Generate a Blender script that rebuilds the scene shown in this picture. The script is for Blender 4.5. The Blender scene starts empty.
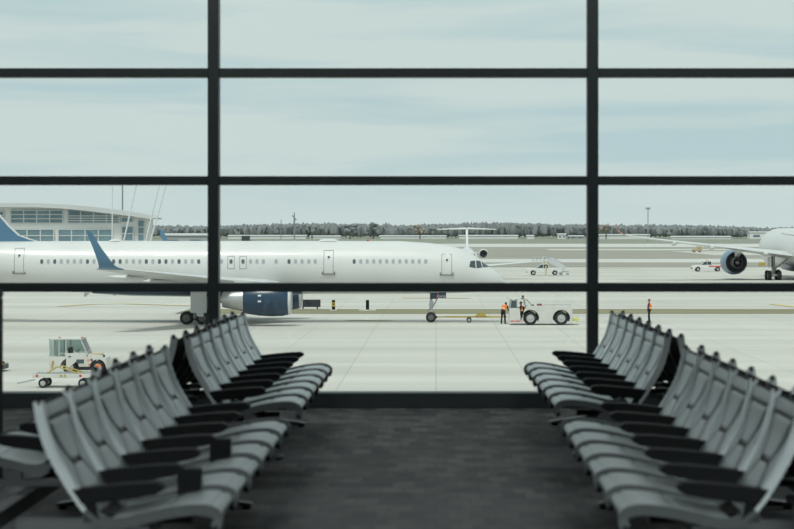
import bpy, bmesh, math, random
from mathutils import Vector, Matrix
random.seed(7)
PI = math.pi
SC = bpy.context.scene
COL = SC.collection

# ------------------------------------------------------------------ camera numbers
F = 2200.0            # focal length in pixels of the 794-wide frame
CX, CY = 436.0, 230.0 # vanishing point of the aisle
EYE = 1.43            # eye height over the lounge floor (floor z = 0)
REAR = 10.5           # watts of each added fill light behind the camera
CEIL_FILL = 56.0           # watts of each added fill light under the ceiling
T = -5.64             # apron level
H = EYE - T           # eye height over the apron
def gd(py): return F * H / (py - CY)              # distance of an apron point seen at image row py
def gx(px, d): return (px - CX) / F * d
def gz(py, d): return EYE - (py - CY) / F * d

# ------------------------------------------------------------------ materials
MATS = {}
def mat(name, col, rough=0.6, metal=0.0, var=0.08, scale=6.0, spec=0.5, bump=0.0, coat=0.0):
    if name in MATS: return MATS[name]
    m = bpy.data.materials.new(name); m.use_nodes = True
    nt = m.node_tree; b = nt.nodes['Principled BSDF']
    b.inputs['Roughness'].default_value = rough
    b.inputs['Metallic'].default_value = metal
    b.inputs['Specular IOR Level'].default_value = spec
    b.inputs['Coat Weight'].default_value = coat
    tc = nt.nodes.new('ShaderNodeTexCoord')
    n = nt.nodes.new('ShaderNodeTexNoise'); n.inputs['Scale'].default_value = scale; n.inputs['Detail'].default_value = 4
    nt.links.new(tc.outputs['Object'], n.inputs['Vector'])
    r = nt.nodes.new('ShaderNodeValToRGB')
    r.color_ramp.elements[0].position = 0.3; r.color_ramp.elements[1].position = 0.7
    r.color_ramp.elements[0].color = tuple(c*(1-var) for c in col) + (1,)
    r.color_ramp.elements[1].color = tuple(min(1, c*(1+var)) for c in col) + (1,)
    nt.links.new(n.outputs['Fac'], r.inputs['Fac'])
    nt.links.new(r.outputs['Color'], b.inputs['Base Color'])
    if bump:
        bp = nt.nodes.new('ShaderNodeBump'); bp.inputs['Strength'].default_value = bump; bp.inputs['Distance'].default_value = 0.01
        nt.links.new(n.outputs['Fac'], bp.inputs['Height']); nt.links.new(bp.outputs['Normal'], b.inputs['Normal'])
    MATS[name] = m
    return m

WHITE = mat('aircraft_white', (.645, .65, .64), .4, 0, .03, .4, coat=.2)
WING = mat('wing_grey', (.60, .61, .61), .4, 0, .04, .5)
NAVY = mat('navy_paint', (.013, .042, .082), .28, 0, .05, 1, coat=.3)
TAILB = mat('tail_blue', (.085, .185, .29), .3, 0, .06, .6)
METAL = mat('bare_metal', (.48, .49, .49), .35, .7, .05, 3)
DARKM = mat('dark_metal', (.05, .055, .06), .5, .3, .1, 8)
TYRE = mat('tyre_rubber', (.018, .019, .02), .8, 0, .15, 12)
HUB = mat('wheel_hub', (.42, .43, .42), .5, .2, .08, 10)
VWHITE = mat('vehicle_white', (.585, .58, .545), .45, 0, .05, 2)
YELLOW = mat('safety_yellow', (.45, .34, .07), .5, 0, .1, 4)
RED = mat('signal_red', (.55, .05, .03), .45, 0, .08, 5)
ORANGE = mat('vest_orange', (.95, .22, .03), .8, 0, .08, 14)
SKIN = mat('skin', (.42, .25, .18), .6, 0, .06, 20)
TROUS = mat('navy_cloth', (.012, .016, .028), .9, 0, .15, 30)
SHIRT = mat('dark_shirt', (.03, .035, .06), .9, 0, .15, 30)
BLACK = mat('black_plastic', (.006, .0075, .008), .7, 0, .12, 20, spec=.2)
CABGL = mat('cab_glass', (.06, .085, .09), .08, 0, .1, 1)
CABWIN = mat('cabin_window', (.36, .39, .40), .3, 0, .2, .8)
CABWIND = mat('cabin_window_shaded', (.10, .125, .14), .25, 0, .2, .8)
LINE = mat('panel_line', (.30, .31, .31), .6, 0, .1, 3)
REFL = mat('reflective_tape', (.75, .78, .55), .4, 0, .05, 10)
FRAME = mat('window_frame_paint', (.022, .030, .031), .45, 0, .1, 6)
VINYL = mat('grey_vinyl', (.36, .425, .43), .36, 0, .07, 9, spec=.6, bump=.02)
SEAM = mat('dark_seam', (.035, .042, .043), .6, 0, .1, 20)
ALU = mat('brushed_aluminium', (.74, .82, .82), .32, .1, .05, 9)
CONCB = mat('pale_cladding', (.74, .76, .75), .6, 0, .04, .1)
ROOFP = mat('roof_sheet', (.52, .54, .54), .5, 0, .04, .1)
BGLASS = mat('blue_glazing', (.15, .235, .27), .2, 0, .25, .25)
BARK = mat('bark', (.10, .095, .09), .9, 0, .2, .5)
CROWN = mat('bare_twigs', (.225, .245, .25), .95, 0, .10, .06)
CROWN2 = mat('bare_twigs_brown', (.29, .26, .22), .95, 0, .2, .06)
BARN = mat('low_building_wall', (.72, .73, .72), .7, 0, .05, .05)
BRICKY = mat('low_building_grey', (.40, .42, .43), .7, 0, .08, .05)
WALLP = mat('lounge_wall_paint', (.03, .033, .034), .8, 0, .06, 2)
CEILP = mat('lounge_ceiling', (.06, .063, .063), .9, 0, .05, 3)

def grass_mat(name, a, b):
    m = bpy.data.materials.new(name); m.use_nodes = True
    nt = m.node_tree; bs = nt.nodes['Principled BSDF']; bs.inputs['Roughness'].default_value = .95
    bs.inputs['Specular IOR Level'].default_value = .1
    tc = nt.nodes.new('ShaderNodeTexCoord'); mp = nt.nodes.new('ShaderNodeMapping'); mp.inputs['Scale'].default_value = (.02, .12, 1)
    n = nt.nodes.new('ShaderNodeTexNoise'); n.inputs['Scale'].default_value = 1; n.inputs['Detail'].default_value = 6
    r = nt.nodes.new('ShaderNodeValToRGB'); r.color_ramp.elements[0].position = .35; r.color_ramp.elements[1].position = .65
    r.color_ramp.elements[0].color = a + (1,); r.color_ramp.elements[1].color = b + (1,)
    nt.links.new(tc.outputs['Object'], mp.inputs[0]); nt.links.new(mp.outputs[0], n.inputs['Vector'])
    nt.links.new(n.outputs['Fac'], r.inputs['Fac']); nt.links.new(r.outputs['Color'], bs.inputs['Base Color'])
    return m
GRASS = grass_mat('dry_grass', (.205, .20, .12), (.30, .28, .185))
GRASS2 = grass_mat('field_grass', (.23, .25, .20), (.30, .31, .26))
GRASS3 = grass_mat('brown_grass', (.29, .28, .24), (.37, .355, .31))

def concrete_mat(name, base, joint=True):
    m = bpy.data.materials.new(name); m.use_nodes = True
    nt = m.node_tree; L = nt.links; bs = nt.nodes['Principled BSDF']
    bs.inputs['Roughness'].default_value = .85; bs.inputs['Specular IOR Level'].default_value = .25
    tc = nt.nodes.new('ShaderNodeTexCoord')
    mp = nt.nodes.new('ShaderNodeMapping'); mp.inputs['Scale'].default_value = (.012, .10, 1)
    L.new(tc.outputs['Object'], mp.inputs[0])
    n = nt.nodes.new('ShaderNodeTexNoise'); n.inputs['Scale'].default_value = 1.5; n.inputs['Detail'].default_value = 7
    L.new(mp.outputs[0], n.inputs['Vector'])
    r = nt.nodes.new('ShaderNodeValToRGB')
    r.color_ramp.elements[0].position = .30; r.color_ramp.elements[1].position = .66
    r.color_ramp.elements[0].color = tuple(c*.83 for c in base) + (1,)
    r.color_ramp.elements[1].color = tuple(c*1.04 for c in base) + (1,)
    L.new(n.outputs['Fac'], r.inputs['Fac'])
    out = r.outputs['Color']
    if joint:
        br = nt.nodes.new('ShaderNodeTexBrick'); br.offset = 0
        br.inputs['Scale'].default_value = 1.0
        br.inputs['Brick Width'].default_value = 4.4; br.inputs['Row Height'].default_value = 15.0
        br.inputs['Mortar Size'].default_value = .035; br.inputs['Mortar Smooth'].default_value = .3
        br.inputs['Color1'].default_value = (1, 1, 1, 1); br.inputs['Color2'].default_value = (.955, .96, .955, 1)
        br.inputs['Mortar'].default_value = (.78, .78, .77, 1)
        mp2 = nt.nodes.new('ShaderNodeMapping'); mp2.inputs['Rotation'].default_value = (0, 0, 0); mp2.inputs['Location'].default_value = (0.0, 3.0, 0)
        L.new(tc.outputs['Object'], mp2.inputs[0]); L.new(mp2.outputs[0], br.inputs['Vector'])
        mx = nt.nodes.new('ShaderNodeMixRGB'); mx.blend_type = 'MULTIPLY'; mx.inputs['Fac'].default_value = 1
        L.new(out, mx.inputs[1]); L.new(br.outputs['Color'], mx.inputs[2]); out = mx.outputs[0]
    L.new(out, bs.inputs['Base Color'])
    return m
APRON = concrete_mat('apron_concrete', (.575, .56, .515))
RUNWAY = concrete_mat('runway_concrete', (.60, .60, .57), False)
PAINT = mat('yellow_paint_line', (.62, .50, .22), .8, 0, .15, .3)

def carpet_mat():
    m = bpy.data.materials.new('carpet'); m.use_nodes = True
    nt = m.node_tree; L = nt.links; bs = nt.nodes['Principled BSDF']
    bs.inputs['Roughness'].default_value = .95; bs.inputs['Specular IOR Level'].default_value = .15
    bs.inputs['Sheen Weight'].default_value = .15
    tc = nt.nodes.new('ShaderNodeTexCoord')
    br = nt.nodes.new('ShaderNodeTexBrick'); br.offset = .5; br.offset_frequency = 2
    br.inputs['Scale'].default_value = 1; br.inputs['Brick Width'].default_value = .12; br.inputs['Row Height'].default_value = .26
    br.inputs['Mortar Size'].default_value = .004; br.inputs['Bias'].default_value = 0
    br.inputs['Color1'].default_value = (.014, .018, .018, 1); br.inputs['Color2'].default_value = (.088, .096, .089, 1)
    br.inputs['Mortar'].default_value = (.03, .033, .032, 1)
    L.new(tc.outputs['Object'], br.inputs['Vector'])
    n = nt.nodes.new('ShaderNodeTexNoise'); n.inputs['Scale'].default_value = 7; n.inputs['Detail'].default_value = 5
    mp = nt.nodes.new('ShaderNodeMapping'); mp.inputs['Scale'].default_value = (1, .5, 1)
    L.new(tc.outputs['Object'], mp.inputs[0]); L.new(mp.outputs[0], n.inputs['Vector'])
    r = nt.nodes.new('ShaderNodeValToRGB'); r.color_ramp.elements[0].position = .35; r.color_ramp.elements[1].position = .65
    r.color_ramp.elements[0].color = (.5, .5, .5, 1); r.color_ramp.elements[1].color = (1.0, 1.0, 1.0, 1)
    L.new(n.outputs['Fac'], r.inputs['Fac'])
    mx = nt.nodes.new('ShaderNodeMixRGB'); mx.blend_type = 'MULTIPLY'; mx.inputs['Fac'].default_value = 1
    L.new(br.outputs['Color'], mx.inputs[1]); L.new(r.outputs['Color'], mx.inputs[2])
    L.new(mx.outputs[0], bs.inputs['Base Color'])
    n2 = nt.nodes.new('ShaderNodeTexNoise'); n2.inputs['Scale'].default_value = 220
    L.new(tc.outputs['Object'], n2.inputs['Vector'])
    bp = nt.nodes.new('ShaderNodeBump'); bp.inputs['Strength'].default_value = .4; bp.inputs['Distance'].default_value = .004
    L.new(n2.outputs['Fac'], bp.inputs['Height']); L.new(bp.outputs['Normal'], bs.inputs['Normal'])
    return m
CARPET = carpet_mat()

def glass_mat(name, tint, refl):
    m = bpy.data.materials.new(name); m.use_nodes = True
    nt = m.node_tree; L = nt.links
    for n in list(nt.nodes):
        if n.type != 'OUTPUT_MATERIAL': nt.nodes.remove(n)
    out = [n for n in nt.nodes if n.type == 'OUTPUT_MATERIAL'][0]
    tr = nt.nodes.new('ShaderNodeBsdfTransparent')
    tc = nt.nodes.new('ShaderNodeTexCoord'); no = nt.nodes.new('ShaderNodeTexNoise'); no.inputs['Scale'].default_value = .6
    L.new(tc.outputs['Object'], no.inputs['Vector'])
    rp = nt.nodes.new('ShaderNodeValToRGB')
    rp.color_ramp.elements[0].color = tuple(c*.985 for c in tint) + (1,); rp.color_ramp.elements[1].color = tint + (1,)
    L.new(no.outputs['Fac'], rp.inputs['Fac']); L.new(rp.outputs['Color'], tr.inputs['Color'])
    gl = nt.nodes.new('ShaderNodeBsdfGlossy'); gl.inputs['Roughness'].default_value = .02
    fr = nt.nodes.new('ShaderNodeFresnel'); fr.inputs['IOR'].default_value = refl
    mx = nt.nodes.new('ShaderNodeMixShader')
    L.new(fr.outputs[0], mx.inputs[0]); L.new(tr.outputs[0], mx.inputs[1]); L.new(gl.outputs[0], mx.inputs[2])
    L.new(mx.outputs[0], out.inputs['Surface'])
    return m
PANE = glass_mat('window_glass', (.965, .985, .975), 1.35)
CABCLEAR = glass_mat('clear_cab_glass', (.72, .79, .78), 1.45)

# ------------------------------------------------------------------ mesh helpers
def box(bm, c, s, rz=0, ry=0, rx=0):
    r = bmesh.ops.create_cube(bm, size=1)
    M = Matrix.Translation(Vector(c)) @ Matrix.Rotation(rz, 4, 'Z') @ Matrix.Rotation(ry, 4, 'Y') @ Matrix.Rotation(rx, 4, 'X') @ Matrix.Diagonal((s[0], s[1], s[2], 1))
    bmesh.ops.transform(bm, matrix=M, verts=r['verts'])
def b2(bm, x0, x1, y0, y1, z0, z1): box(bm, ((x0+x1)/2, (y0+y1)/2, (z0+z1)/2), (abs(x1-x0), abs(y1-y0), abs(z1-z0)))
def loft(bm, rings, cap=True, closed=True):
    vs = [[bm.verts.new(p) for p in r] for r in rings]
    n = len(rings[0])
    for a, b in zip(vs, vs[1:]):
        for i in range(n if closed else n-1):
            j = (i+1) % n
            bm.faces.new((a[i], a[j], b[j], b[i]))
    if cap:
        bm.faces.new(vs[0][::-1]); bm.faces.new(vs[-1])
def frame_of(d):
    d = Vector(d).normalized()
    up = Vector((0, 0, 1)) if abs(d.z) < .95 else Vector((1, 0, 0))
    a = d.cross(up).normalized(); b = a.cross(d).normalized()
    return d, a, b
def rod(bm, p0, p1, r0, r1=None, n=12):
    r1 = r0 if r1 is None else r1
    p0, p1 = Vector(p0), Vector(p1); d, a, b = frame_of(p1-p0)
    loft(bm, [[p + (a*math.cos(2*PI*i/n) + b*math.sin(2*PI*i/n))*r for i in range(n)] for p, r in ((p0, r0), (p1, r1))])
def lathe(bm, prof, o, axis, n=32, cap=True):
    o = Vector(o); d, a, b = frame_of(axis)
    loft(bm, [[o + d*s + (a*math.cos(2*PI*i/n) + b*math.sin(2*PI*i/n))*max(r, 1e-4) for i in range(n)] for s, r in prof], cap)
def ball(bm, c, r, sx=1, sy=1, sz=1, sub=2):
    q = bmesh.ops.create_icosphere(bm, subdivisions=sub, radius=r)
    bmesh.ops.transform(bm, matrix=Matrix.Translation(Vector(c)) @ Matrix.Diagonal((sx, sy, sz, 1)), verts=q['verts'])
def prism(bm, pts, y0, y1, plane='xz'):
    def P(p, y): return (p[0], y, p[1]) if plane == 'xz' else ((y, p[0], p[1]) if plane == 'yz' else (p[0], p[1], y))
    a = [bm.verts.new(P(p, y0)) for p in pts]; b = [bm.verts.new(P(p, y1)) for p in pts]
    bm.faces.new(a); bm.faces.new(b[::-1])
    n = len(pts)
    for i in range(n): bm.faces.new((a[i], b[i], b[(i+1) % n], a[(i+1) % n]))
def mesh_of(name, bm, m, smooth=False):
    bmesh.ops.recalc_face_normals(bm, faces=bm.faces[:])
    me = bpy.data.meshes.new(name); bm.to_mesh(me); bm.free()
    me.materials.append(m)
    if smooth:
        for p in me.polygons: p.use_smooth = True
        me.set_sharp_from_angle(angle=math.radians(38))
    return me
def link(name, me, parent=None, loc=None, rz=0):
    o = bpy.data.objects.new(name, me); COL.objects.link(o)
    if parent: o.parent = parent
    if loc: o.location = loc
    o.rotation_euler[2] = rz
    return o
def obj(name, bm, m, parent=None, loc=None, smooth=False, bevel=0, rz=0):
    o = link(name, mesh_of(name, bm, m, smooth), parent, loc, rz)
    if bevel:
        md = o.modifiers.new('bevel', 'BEVEL'); md.width = bevel; md.segments = 2; md.limit_method = 'ANGLE'
    return o
def N(): return bmesh.new()
def tag(o, label, cat, group=None, kind=None):
    o['label'] = label; o['category'] = cat
    if group: o['group'] = group
    if kind: o['kind'] = kind
    return o
def thing(name, label, cat, loc, rz=0, group=None):
    o = bpy.data.objects.new(name, None); COL.objects.link(o); o.empty_display_size = .2
    o.location = loc; o.rotation_euler[2] = rz
    return tag(o, label, cat, group)
def struct(name, bm, m, parent=None, loc=None, bevel=0, label=None):
    o = obj(name, bm, m, parent, loc, bevel=bevel)
    if parent is None: o['kind'] = 'structure'
    if label: o['label'] = label
    return o
def copy_tree(o, parent=None):
    c = o.copy(); COL.objects.link(c); c.parent = parent
    for ch in list(o.children): copy_tree(ch, c)
    return c

# ================================================================== SETTING: the apron and airfield
def strip(name, d0, d1, x0, x1, m, z, label):
    bm = N()
    v = [bm.verts.new(p) for p in ((x0, d0, 0), (x1, d0, 0), (x1, d1, 0), (x0, d1, 0))]
    bm.faces.new(v)
    return struct(name, bm, m, loc=(0, 0, T + z), label=label)
strip('apron_ground', -60, 6000, -2500, 2500, APRON, 0, 'pale concrete airport apron')
def rows(y0, y1): return gd(y1), gd(y0)
a, b = rows(309.3, 313.8); strip('grass_strip', a, b, -22, 160, GRASS, .02, 'thin dry grass strip crossing the apron behind the tug')
a, b = rows(262.5, 267.2); strip('grass_strip', a, b, -300, 300, GRASS3, .03, 'brown grass strip behind the parked pickups')
a, b = rows(255.2, 259.0); strip('grass_strip', a, b, -400, 500, GRASS3, .03, 'brown grass strip between two taxiways')
a, b = rows(247.0, 251.2); strip('grass_strip', a, b, -600, 700, GRASS3, .04, 'brown grass strip nearest the far runway')
a, b = rows(251.2, 255.2); strip('grass_strip', a, b, -500, 78, GRASS3, .04, 'brown grass patch left of the taxiway end')
a, b = rows(259.0, 262.5); strip('runway_strip', a, b, -400, 500, RUNWAY, .02, 'pale taxiway strip behind the pickups')
a, b = rows(243.8, 247.0); strip('runway_strip', a, b, -900, 900, RUNWAY, .03, 'pale far runway strip')
strip('runway_strip', gd(250.3), gd(249.2), 40, 500, RUNWAY, .06, 'thin pale taxiway line crossing the brown grass at right')
strip('field', gd(243.8), 5900, -2400, 2400, GRASS2, .03, 'grey green field in front of the woods')
def pline(pts, w, label):
    bm = N(); L = []; R = []
    for i, p in enumerate(pts):
        p = Vector(p); q = Vector(pts[min(i+1, len(pts)-1)]) - Vector(pts[max(i-1, 0)])
        nrm = Vector((-q.y, q.x)).normalized()*w/2
        L.append(bm.verts.new((p.x+nrm.x, p.y+nrm.y, 0))); R.append(bm.verts.new((p.x-nrm.x, p.y-nrm.y, 0)))
    for i in range(len(pts)-1): bm.faces.new((L[i], L[i+1], R[i+1], R[i]))
    struct('painted_line', bm, PAINT, loc=(0, 0, T + .035), label=label)
def gp(px, py): d = gd(py); return (gx(px, d), d)
pline([gp(347, 320.4), gp(392, 320.9)], .9, 'short yellow painted line under the airliner')
pline([gp(402, 298), gp(470, 298.3)], 1.2, 'yellow painted line beyond the nose gear')
pline([gp(772, 304.2), gp(784, 305.8), gp(820, 309.5)], .9, 'slanting yellow line at the right')
pline([gp(60, 306.5), gp(90, 304.5), gp(125, 304.0), gp(190, 306)], .9, 'curved yellow line under the rear fuselage')
pline([gp(590, 268.5), gp(640, 268.8)], 1.5, 'yellow line near the far apron edge')
pline([gp(736, 269.2), gp(748, 269.4)], 1.5, 'short yellow line below the engine')
pline([gp(607, 261.9), gp(619, 262.0)], 2.5, 'short yellow line on the far taxiway')

# ------------------------------------------------------------------ lounge shell
WY = F / 124.6                     # distance of the window wall
def wx(px): return gx(px, WY)
def wz(py): return gz(py, WY)
XL, XR, YB, ZC = wx(213)-6.1, wx(213)+9.15, -5.0, 4.35
bm = N(); b2(bm, XL-.3, XR+.3, YB-.3, WY+.3, -.3, 0); struct('floor', bm, CARPET)
bm = N(); b2(bm, XL-.3, XR+.3, YB-.3, WY+.3, ZC, ZC+.3); struct('ceiling', bm, CEILP)
bm = N(); b2(bm, XL-.3, XL-.05, YB, WY+.1, 0, ZC); struct('wall_left', bm, WALLP)
bm = N(); b2(bm, XR+.05, XR+.3, YB, WY+.1, 0, ZC); struct('wall_right', bm, WALLP)
bm = N(); b2(bm, XL-.3, XR+.3, YB-.3, YB, 0, ZC); struct('wall_back', bm, WALLP)
bm = N(); b2(bm, XL-.05, XR+.05, WY, WY+.22, 0, wz(393)); struct('trim_1', bm, FRAME, label='low black curb under the windows', bevel=.006)
SILL = wz(393)
MW = .088
k = 2
for i in range(6):                 # vertical mullions, one object each
    x = wx(213) + (i-2)*3.05
    bm = N(); b2(bm, x-MW/2, x+MW/2, WY, WY+.16, SILL, ZC)
    b2(bm, x-.02, x+.02, WY+.16, WY+.2, SILL, ZC)
    struct('trim_%d' % k, bm, FRAME, bevel=.005, label='black vertical window mullion'); k += 1
tz = [wz(287.5), wz(180.5), wz(72.5), wz(-35.5)]
edges = [SILL] + tz + [ZC]
for i in range(5):                 # one window per bay: transoms and panes
    x0 = wx(213) + (i-2)*3.05 + MW/2; x1 = x0 + 3.05 - MW
    w = bpy.data.objects.new('window_%d' % (i+1), None); COL.objects.link(w); w['kind'] = 'structure'
    w.location = ((x0+x1)/2, WY, SILL)
    for z in tz:
        bm = N(); b2(bm, x0-w.location.x, x1-w.location.x, 0.004, .15, z-.036-SILL, z+.036-SILL)
        obj('transom', bm, FRAME, w, bevel=.005)
    for j in range(5):
        z0 = edges[j] + (.036 if j else 0); z1 = edges[j+1] - (.036 if j < 4 else 0)
        bm = N(); b2(bm, x0-w.location.x, x1-w.location.x, .07, .084, z0-SILL, z1-SILL)
        obj('pane', bm, PANE, w)
bm = N(); b2(bm, XL-.3, XR+.3, WY+.1, WY+.3, T, -.3); struct('wall_front', bm, CONCB, label='outer wall below the lounge floor')

# ================================================================== LOUNGE SEATING
ctrl = [(.012, .375), (.0, .405), (.022, .428), (.075, .437), (.17, .427), (.27, .405), (.345, .388), (.405, .392), (.448, .422),
        (.492, .474), (.552, .568), (.598, .655), (.624, .735), (.636, .795), (.640, .822)]
def catmull(P, per=8):
    out = []; Q = [Vector((2*P[0][0]-P[1][0], 2*P[0][1]-P[1][1]))] + [Vector(p) for p in P] + [Vector((2*P[-1][0]-P[-2][0], 2*P[-1][1]-P[-2][1]))]
    for i in range(1, len(Q)-2):
        for j in range(per):
            t = j/per; p0, p1, p2, p3 = Q[i-1:i+3]
            out.append(.5*((2*p1)+(p2-p0)*t+(2*p0-5*p1+4*p2-p3)*t*t+(3*p1-p0-3*p2+p3)*t**3))
    out.append(Q[-2]); return out
prof = catmull(ctrl)
arc = [0]
for a_, b_ in zip(prof, prof[1:]): arc.append(arc[-1] + (b_-a_).length)
LEN = arc[-1]
def at(s):
    s = max(0, min(LEN, s))
    for i in range(len(arc)-1):
        if s <= arc[i+1]:
            t = (s-arc[i])/(arc[i+1]-arc[i]); p = prof[i].lerp(prof[i+1], t)
            e = 2; d = (prof[min(i+e, len(prof)-1)] - prof[max(i-e+1, 0)]).normalized()
            return p, Vector((-d.y, d.x))
FRONT = .675
def LP(t, z, y): return (-(FRONT - t), y, z)       # bench-local, front towards -x
def frame_mesh():
    bm = N(); rings = []; n = 52
    for i in range(n+1):
        p, nr = at(LEN*i/n)
        wd = .0125
        q0 = p + nr*.021; qm = p + nr*.015; q1 = p - nr*.018
        rings.append([LP(q0.x, q0.y, -wd*.75), LP(q0.x, q0.y, wd*.75), LP(qm.x, qm.y, wd*1.3), LP(p.x, p.y, wd*1.1), LP(q1.x, q1.y, wd*.8), LP(q1.x, q1.y, -wd*.8), LP(p.x, p.y, -wd*1.1), LP(qm.x, qm.y, -wd*1.3)])
    loft(bm, rings)
    me_ = mesh_of('side_frame', bm, ALU, True); me_.materials.append(mat('dark_frame', (.13, .145, .146), .42, .1))
    for p_ in me_.polygons:
        if p_.center.x < -(FRONT-.47) : p_.material_index = 1
    return me_
def tip_mesh(s):
    bm = N(); p, nr = at(s); c = p + nr*.006
    ball(bm, LP(c.x, c.y, 0), .0165, 1.0, 1.0, 1.2)
    return mesh_of('frame_tip', bm, BLACK, True)
def pad_mesh(s0, s1, back):
    bm = N(); nu, nv = 60, 66; Wd = .570
    top = []; bot = []; seam = [[] for _ in range(nv+1)]
    for j in range(nv+1):
        v = j/nv; p, nr = at(s0+(s1-s0)*v); rt = []; rb = []
        for i in range(nu+1):
            u = i/nu; y = (u-.5)*Wd
            pil = (1-abs(2*u-1)**5)*(1-abs(2*v-1)**9)
            h = .001 + .012*pil; h0 = h
            def groove(d, w=.011, a=.008): return a*math.exp(-(d/w)**2)
            if back:
                sm = .46
                hw = .15 + .23*min(1, abs(v-sm)/.42)**.9
                dl = abs(abs(u-.5)*1.0 - hw)*Wd
                if v < .86: h -= groove(dl, .016, .010)
                if abs(u-.5) < .17: h -= groove(abs(v-sm)*.38, .009, .010)
                h -= groove(abs(v-.87)*.38, .0075, .010)
                if abs(u-.5) > hw and v < .86: h -= .003      # the side gussets lie a little lower
            else:
                h -= groove(abs(v-.5)*.45, .010, .006) + groove(abs(v-.12)*.45, .008, .006)
            seam[j].append(h0-h > .0042)
            q = p + nr*h; r = p - nr*(.010*pil+.002)
            rt.append(bm.verts.new(LP(q.x, q.y, y))); rb.append(bm.verts.new(LP(r.x, r.y, y)))
        top.append(rt); bot.append(rb)
    mid = N()
    def sheet(bmx, A, B, m, nm):
        cp = {}
        def V(v):
            if v not in cp: cp[v] = bmx.verts.new(v.co)
            return cp[v]
        A = [[V(v) for v in r] for r in A]; B = [[V(v) for v in r] for r in B]
        for j in range(nv):
            for i in range(nu):
                fc = bmx.faces.new((A[j][i], A[j][i+1], A[j+1][i+1], A[j+1][i]))
                if m is VINYL and seam[j][i] and seam[j+1][i+1]: fc.material_index = 1
                bmx.faces.new((B[j][i], B[j+1][i], B[j+1][i+1], B[j][i+1]))
            bmx.faces.new((A[j][0], A[j+1][0], B[j+1][0], B[j][0])); bmx.faces.new((A[j][nu], B[j][nu], B[j+1][nu], A[j+1][nu]))
        for i in range(nu):
            bmx.faces.new((A[0][i], B[0][i], B[0][i+1], A[0][i+1])); bmx.faces.new((A[nv][i], A[nv][i+1], B[nv][i+1], B[nv][i]))
        me_ = mesh_of(nm, bmx, m, True)
        if m is VINYL: me_.materials.append(SEAM)
        return me_
    lo = []
    for j in range(nv+1):
        p, nr = at(s0+(s1-s0)*j/nv); q = p - nr*.0085; lo.append([bm.verts.new(LP(q.x, q.y, (i/nu-.5)*Wd)) for i in range(nu+1)])
    for j in range(nv+1):                          # black shell hugging the underside, a little longer at the rim
        e = .012 if back and j == nv else 0
        p, nr = at(s0+(s1-s0)*j/nv+e); q = p - nr*.016
        for i in range(nu+1): bot[j][i].co = LP(q.x, q.y, (i/nu-.5)*Wd)
    up_ = sheet(N(), top, lo, VINYL, 'back_pad' if back else 'seat_pad')
    dn_ = sheet(N(), lo, bot, BLACK, 'back_shell' if back else 'seat_shell')
    bm.free(); mid.free()
    return up_, dn_
def arm_mesh():
    bm = N(); P = [(.197, .508), (.190, .524), (.215, .538), (.30, .535), (.42, .524), (.515, .512), (.480, .462), (.42, .466), (.30, .480), (.225, .494)]
    prism(bm, [(-(FRONT-t), z) for t, z in P], -.036, .036)
    prism(bm, [(-(FRONT-t), z) for t, z in ((.45, .49), (.497, .50), (.465, .44), (.42, .405))], -.018, .018)
    return mesh_of('armrest', bm, BLACK, True)
def bar_mesh():                                   # cross-bar under one seat pan carried by the long beam
    bm = N(); b2(bm, -.52, -.10, -.025, .025, .315, .345); b2(bm, -.43, -.36, -.02, .02, .33, .382)
    return mesh_of('seat_bracket', bm, DARKM)
ME = dict(frame=frame_mesh(), t1=tip_mesh(0.004), t2=tip_mesh(LEN-.006), seat=pad_mesh(.028, .45, False), back=pad_mesh(.50, LEN-.022, True), arm=arm_mesh(), bar=bar_mesh())
SP = .60
def outlet_bm():
    bm = N(); b2(bm, -.045, .045, -.03, .03, 0, .125); b2(bm, -.028, .028, -.02, .02, -.06, 0)
    b2(bm, -.03, -.012, -.033, -.03, .05, .09); b2(bm, .012, .03, -.033, -.03, .05, .09)
    return bm
def bench(label, x, y0, outlets=(), rear=PI, rear_from=0, tilt=0):
    root = thing('tandem_bench', label, 'airport bench', (x, y0+3*SP, 0), tilt, 'back-to-back lounge benches')
    for rz in (0, PI):
        k0 = rear_from if rz == rear else 0
        for k in range(k0, 7):
            y = (k-3)*SP*(1 if rz == 0 else 1)
            f = link('side_frame', ME['frame'], root, (0, y, 0), rz)
            link('frame_tip', ME['t1'], f); link('frame_tip', ME['t2'], f)
            link('armrest', ME['arm'], root, (0, y, 0), rz)
            link('seat_bracket', ME['bar'], root, (0, y, 0), rz)
        for k in range(k0, 6):
            y = (k-2.5)*SP
            for kk in ('seat', 'back'):
                o = link(kk+'_pad', ME[kk][0], root, (0, y, 0), rz); link(kk+'_shell', ME[kk][1], o)
    for sx in (-1, 1):
        bm = N(); b2(bm, sx*.31-.03, sx*.31+.03, -1.83, 1.83, .245, .315); obj('beam', bm, DARKM, root, bevel=.006)
    for yy in (-.6, 1.7):
        bm = N()
        b2(bm, -.28, .28, yy-.03, yy+.03, .20, .25)
        rod(bm, (-.10, yy, .22), (-.10, yy, .05), .028); rod(bm, (.10, yy, .22), (.10, yy, .05), .028)
        prism(bm, [(-.50, .012), (-.50, .030), (-.2, .075), (.2, .075), (.50, .030), (.50, .012)], yy-.035, yy+.035)
        lg = obj('leg', bm, mat('dark_frame', (.13, .145, .146), .42, .1), root, smooth=True, bevel=.005)
        for sx in (-1, 1):
            bm = N(); rod(bm, (sx*.47, yy, 0), (sx*.47, yy, .014), .022); obj('glide', bm, BLACK, lg)
    for sx, k in outlets:
        o = obj('power_outlet', outlet_bm(), BLACK, root, (sx*.505, (k-3)*SP, .395), bevel=.014)
    return root
bench('grey back-to-back bench row nearest on the left, with two black outlet boxes', -1.445, 7.8, ((1, 1), (1, 3)), 0, 3)
bench('grey back-to-back bench row beside the window on the left', -1.45, 12.5)
bench('grey back-to-back bench row nearest on the right', 1.335, 7.8)
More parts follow.
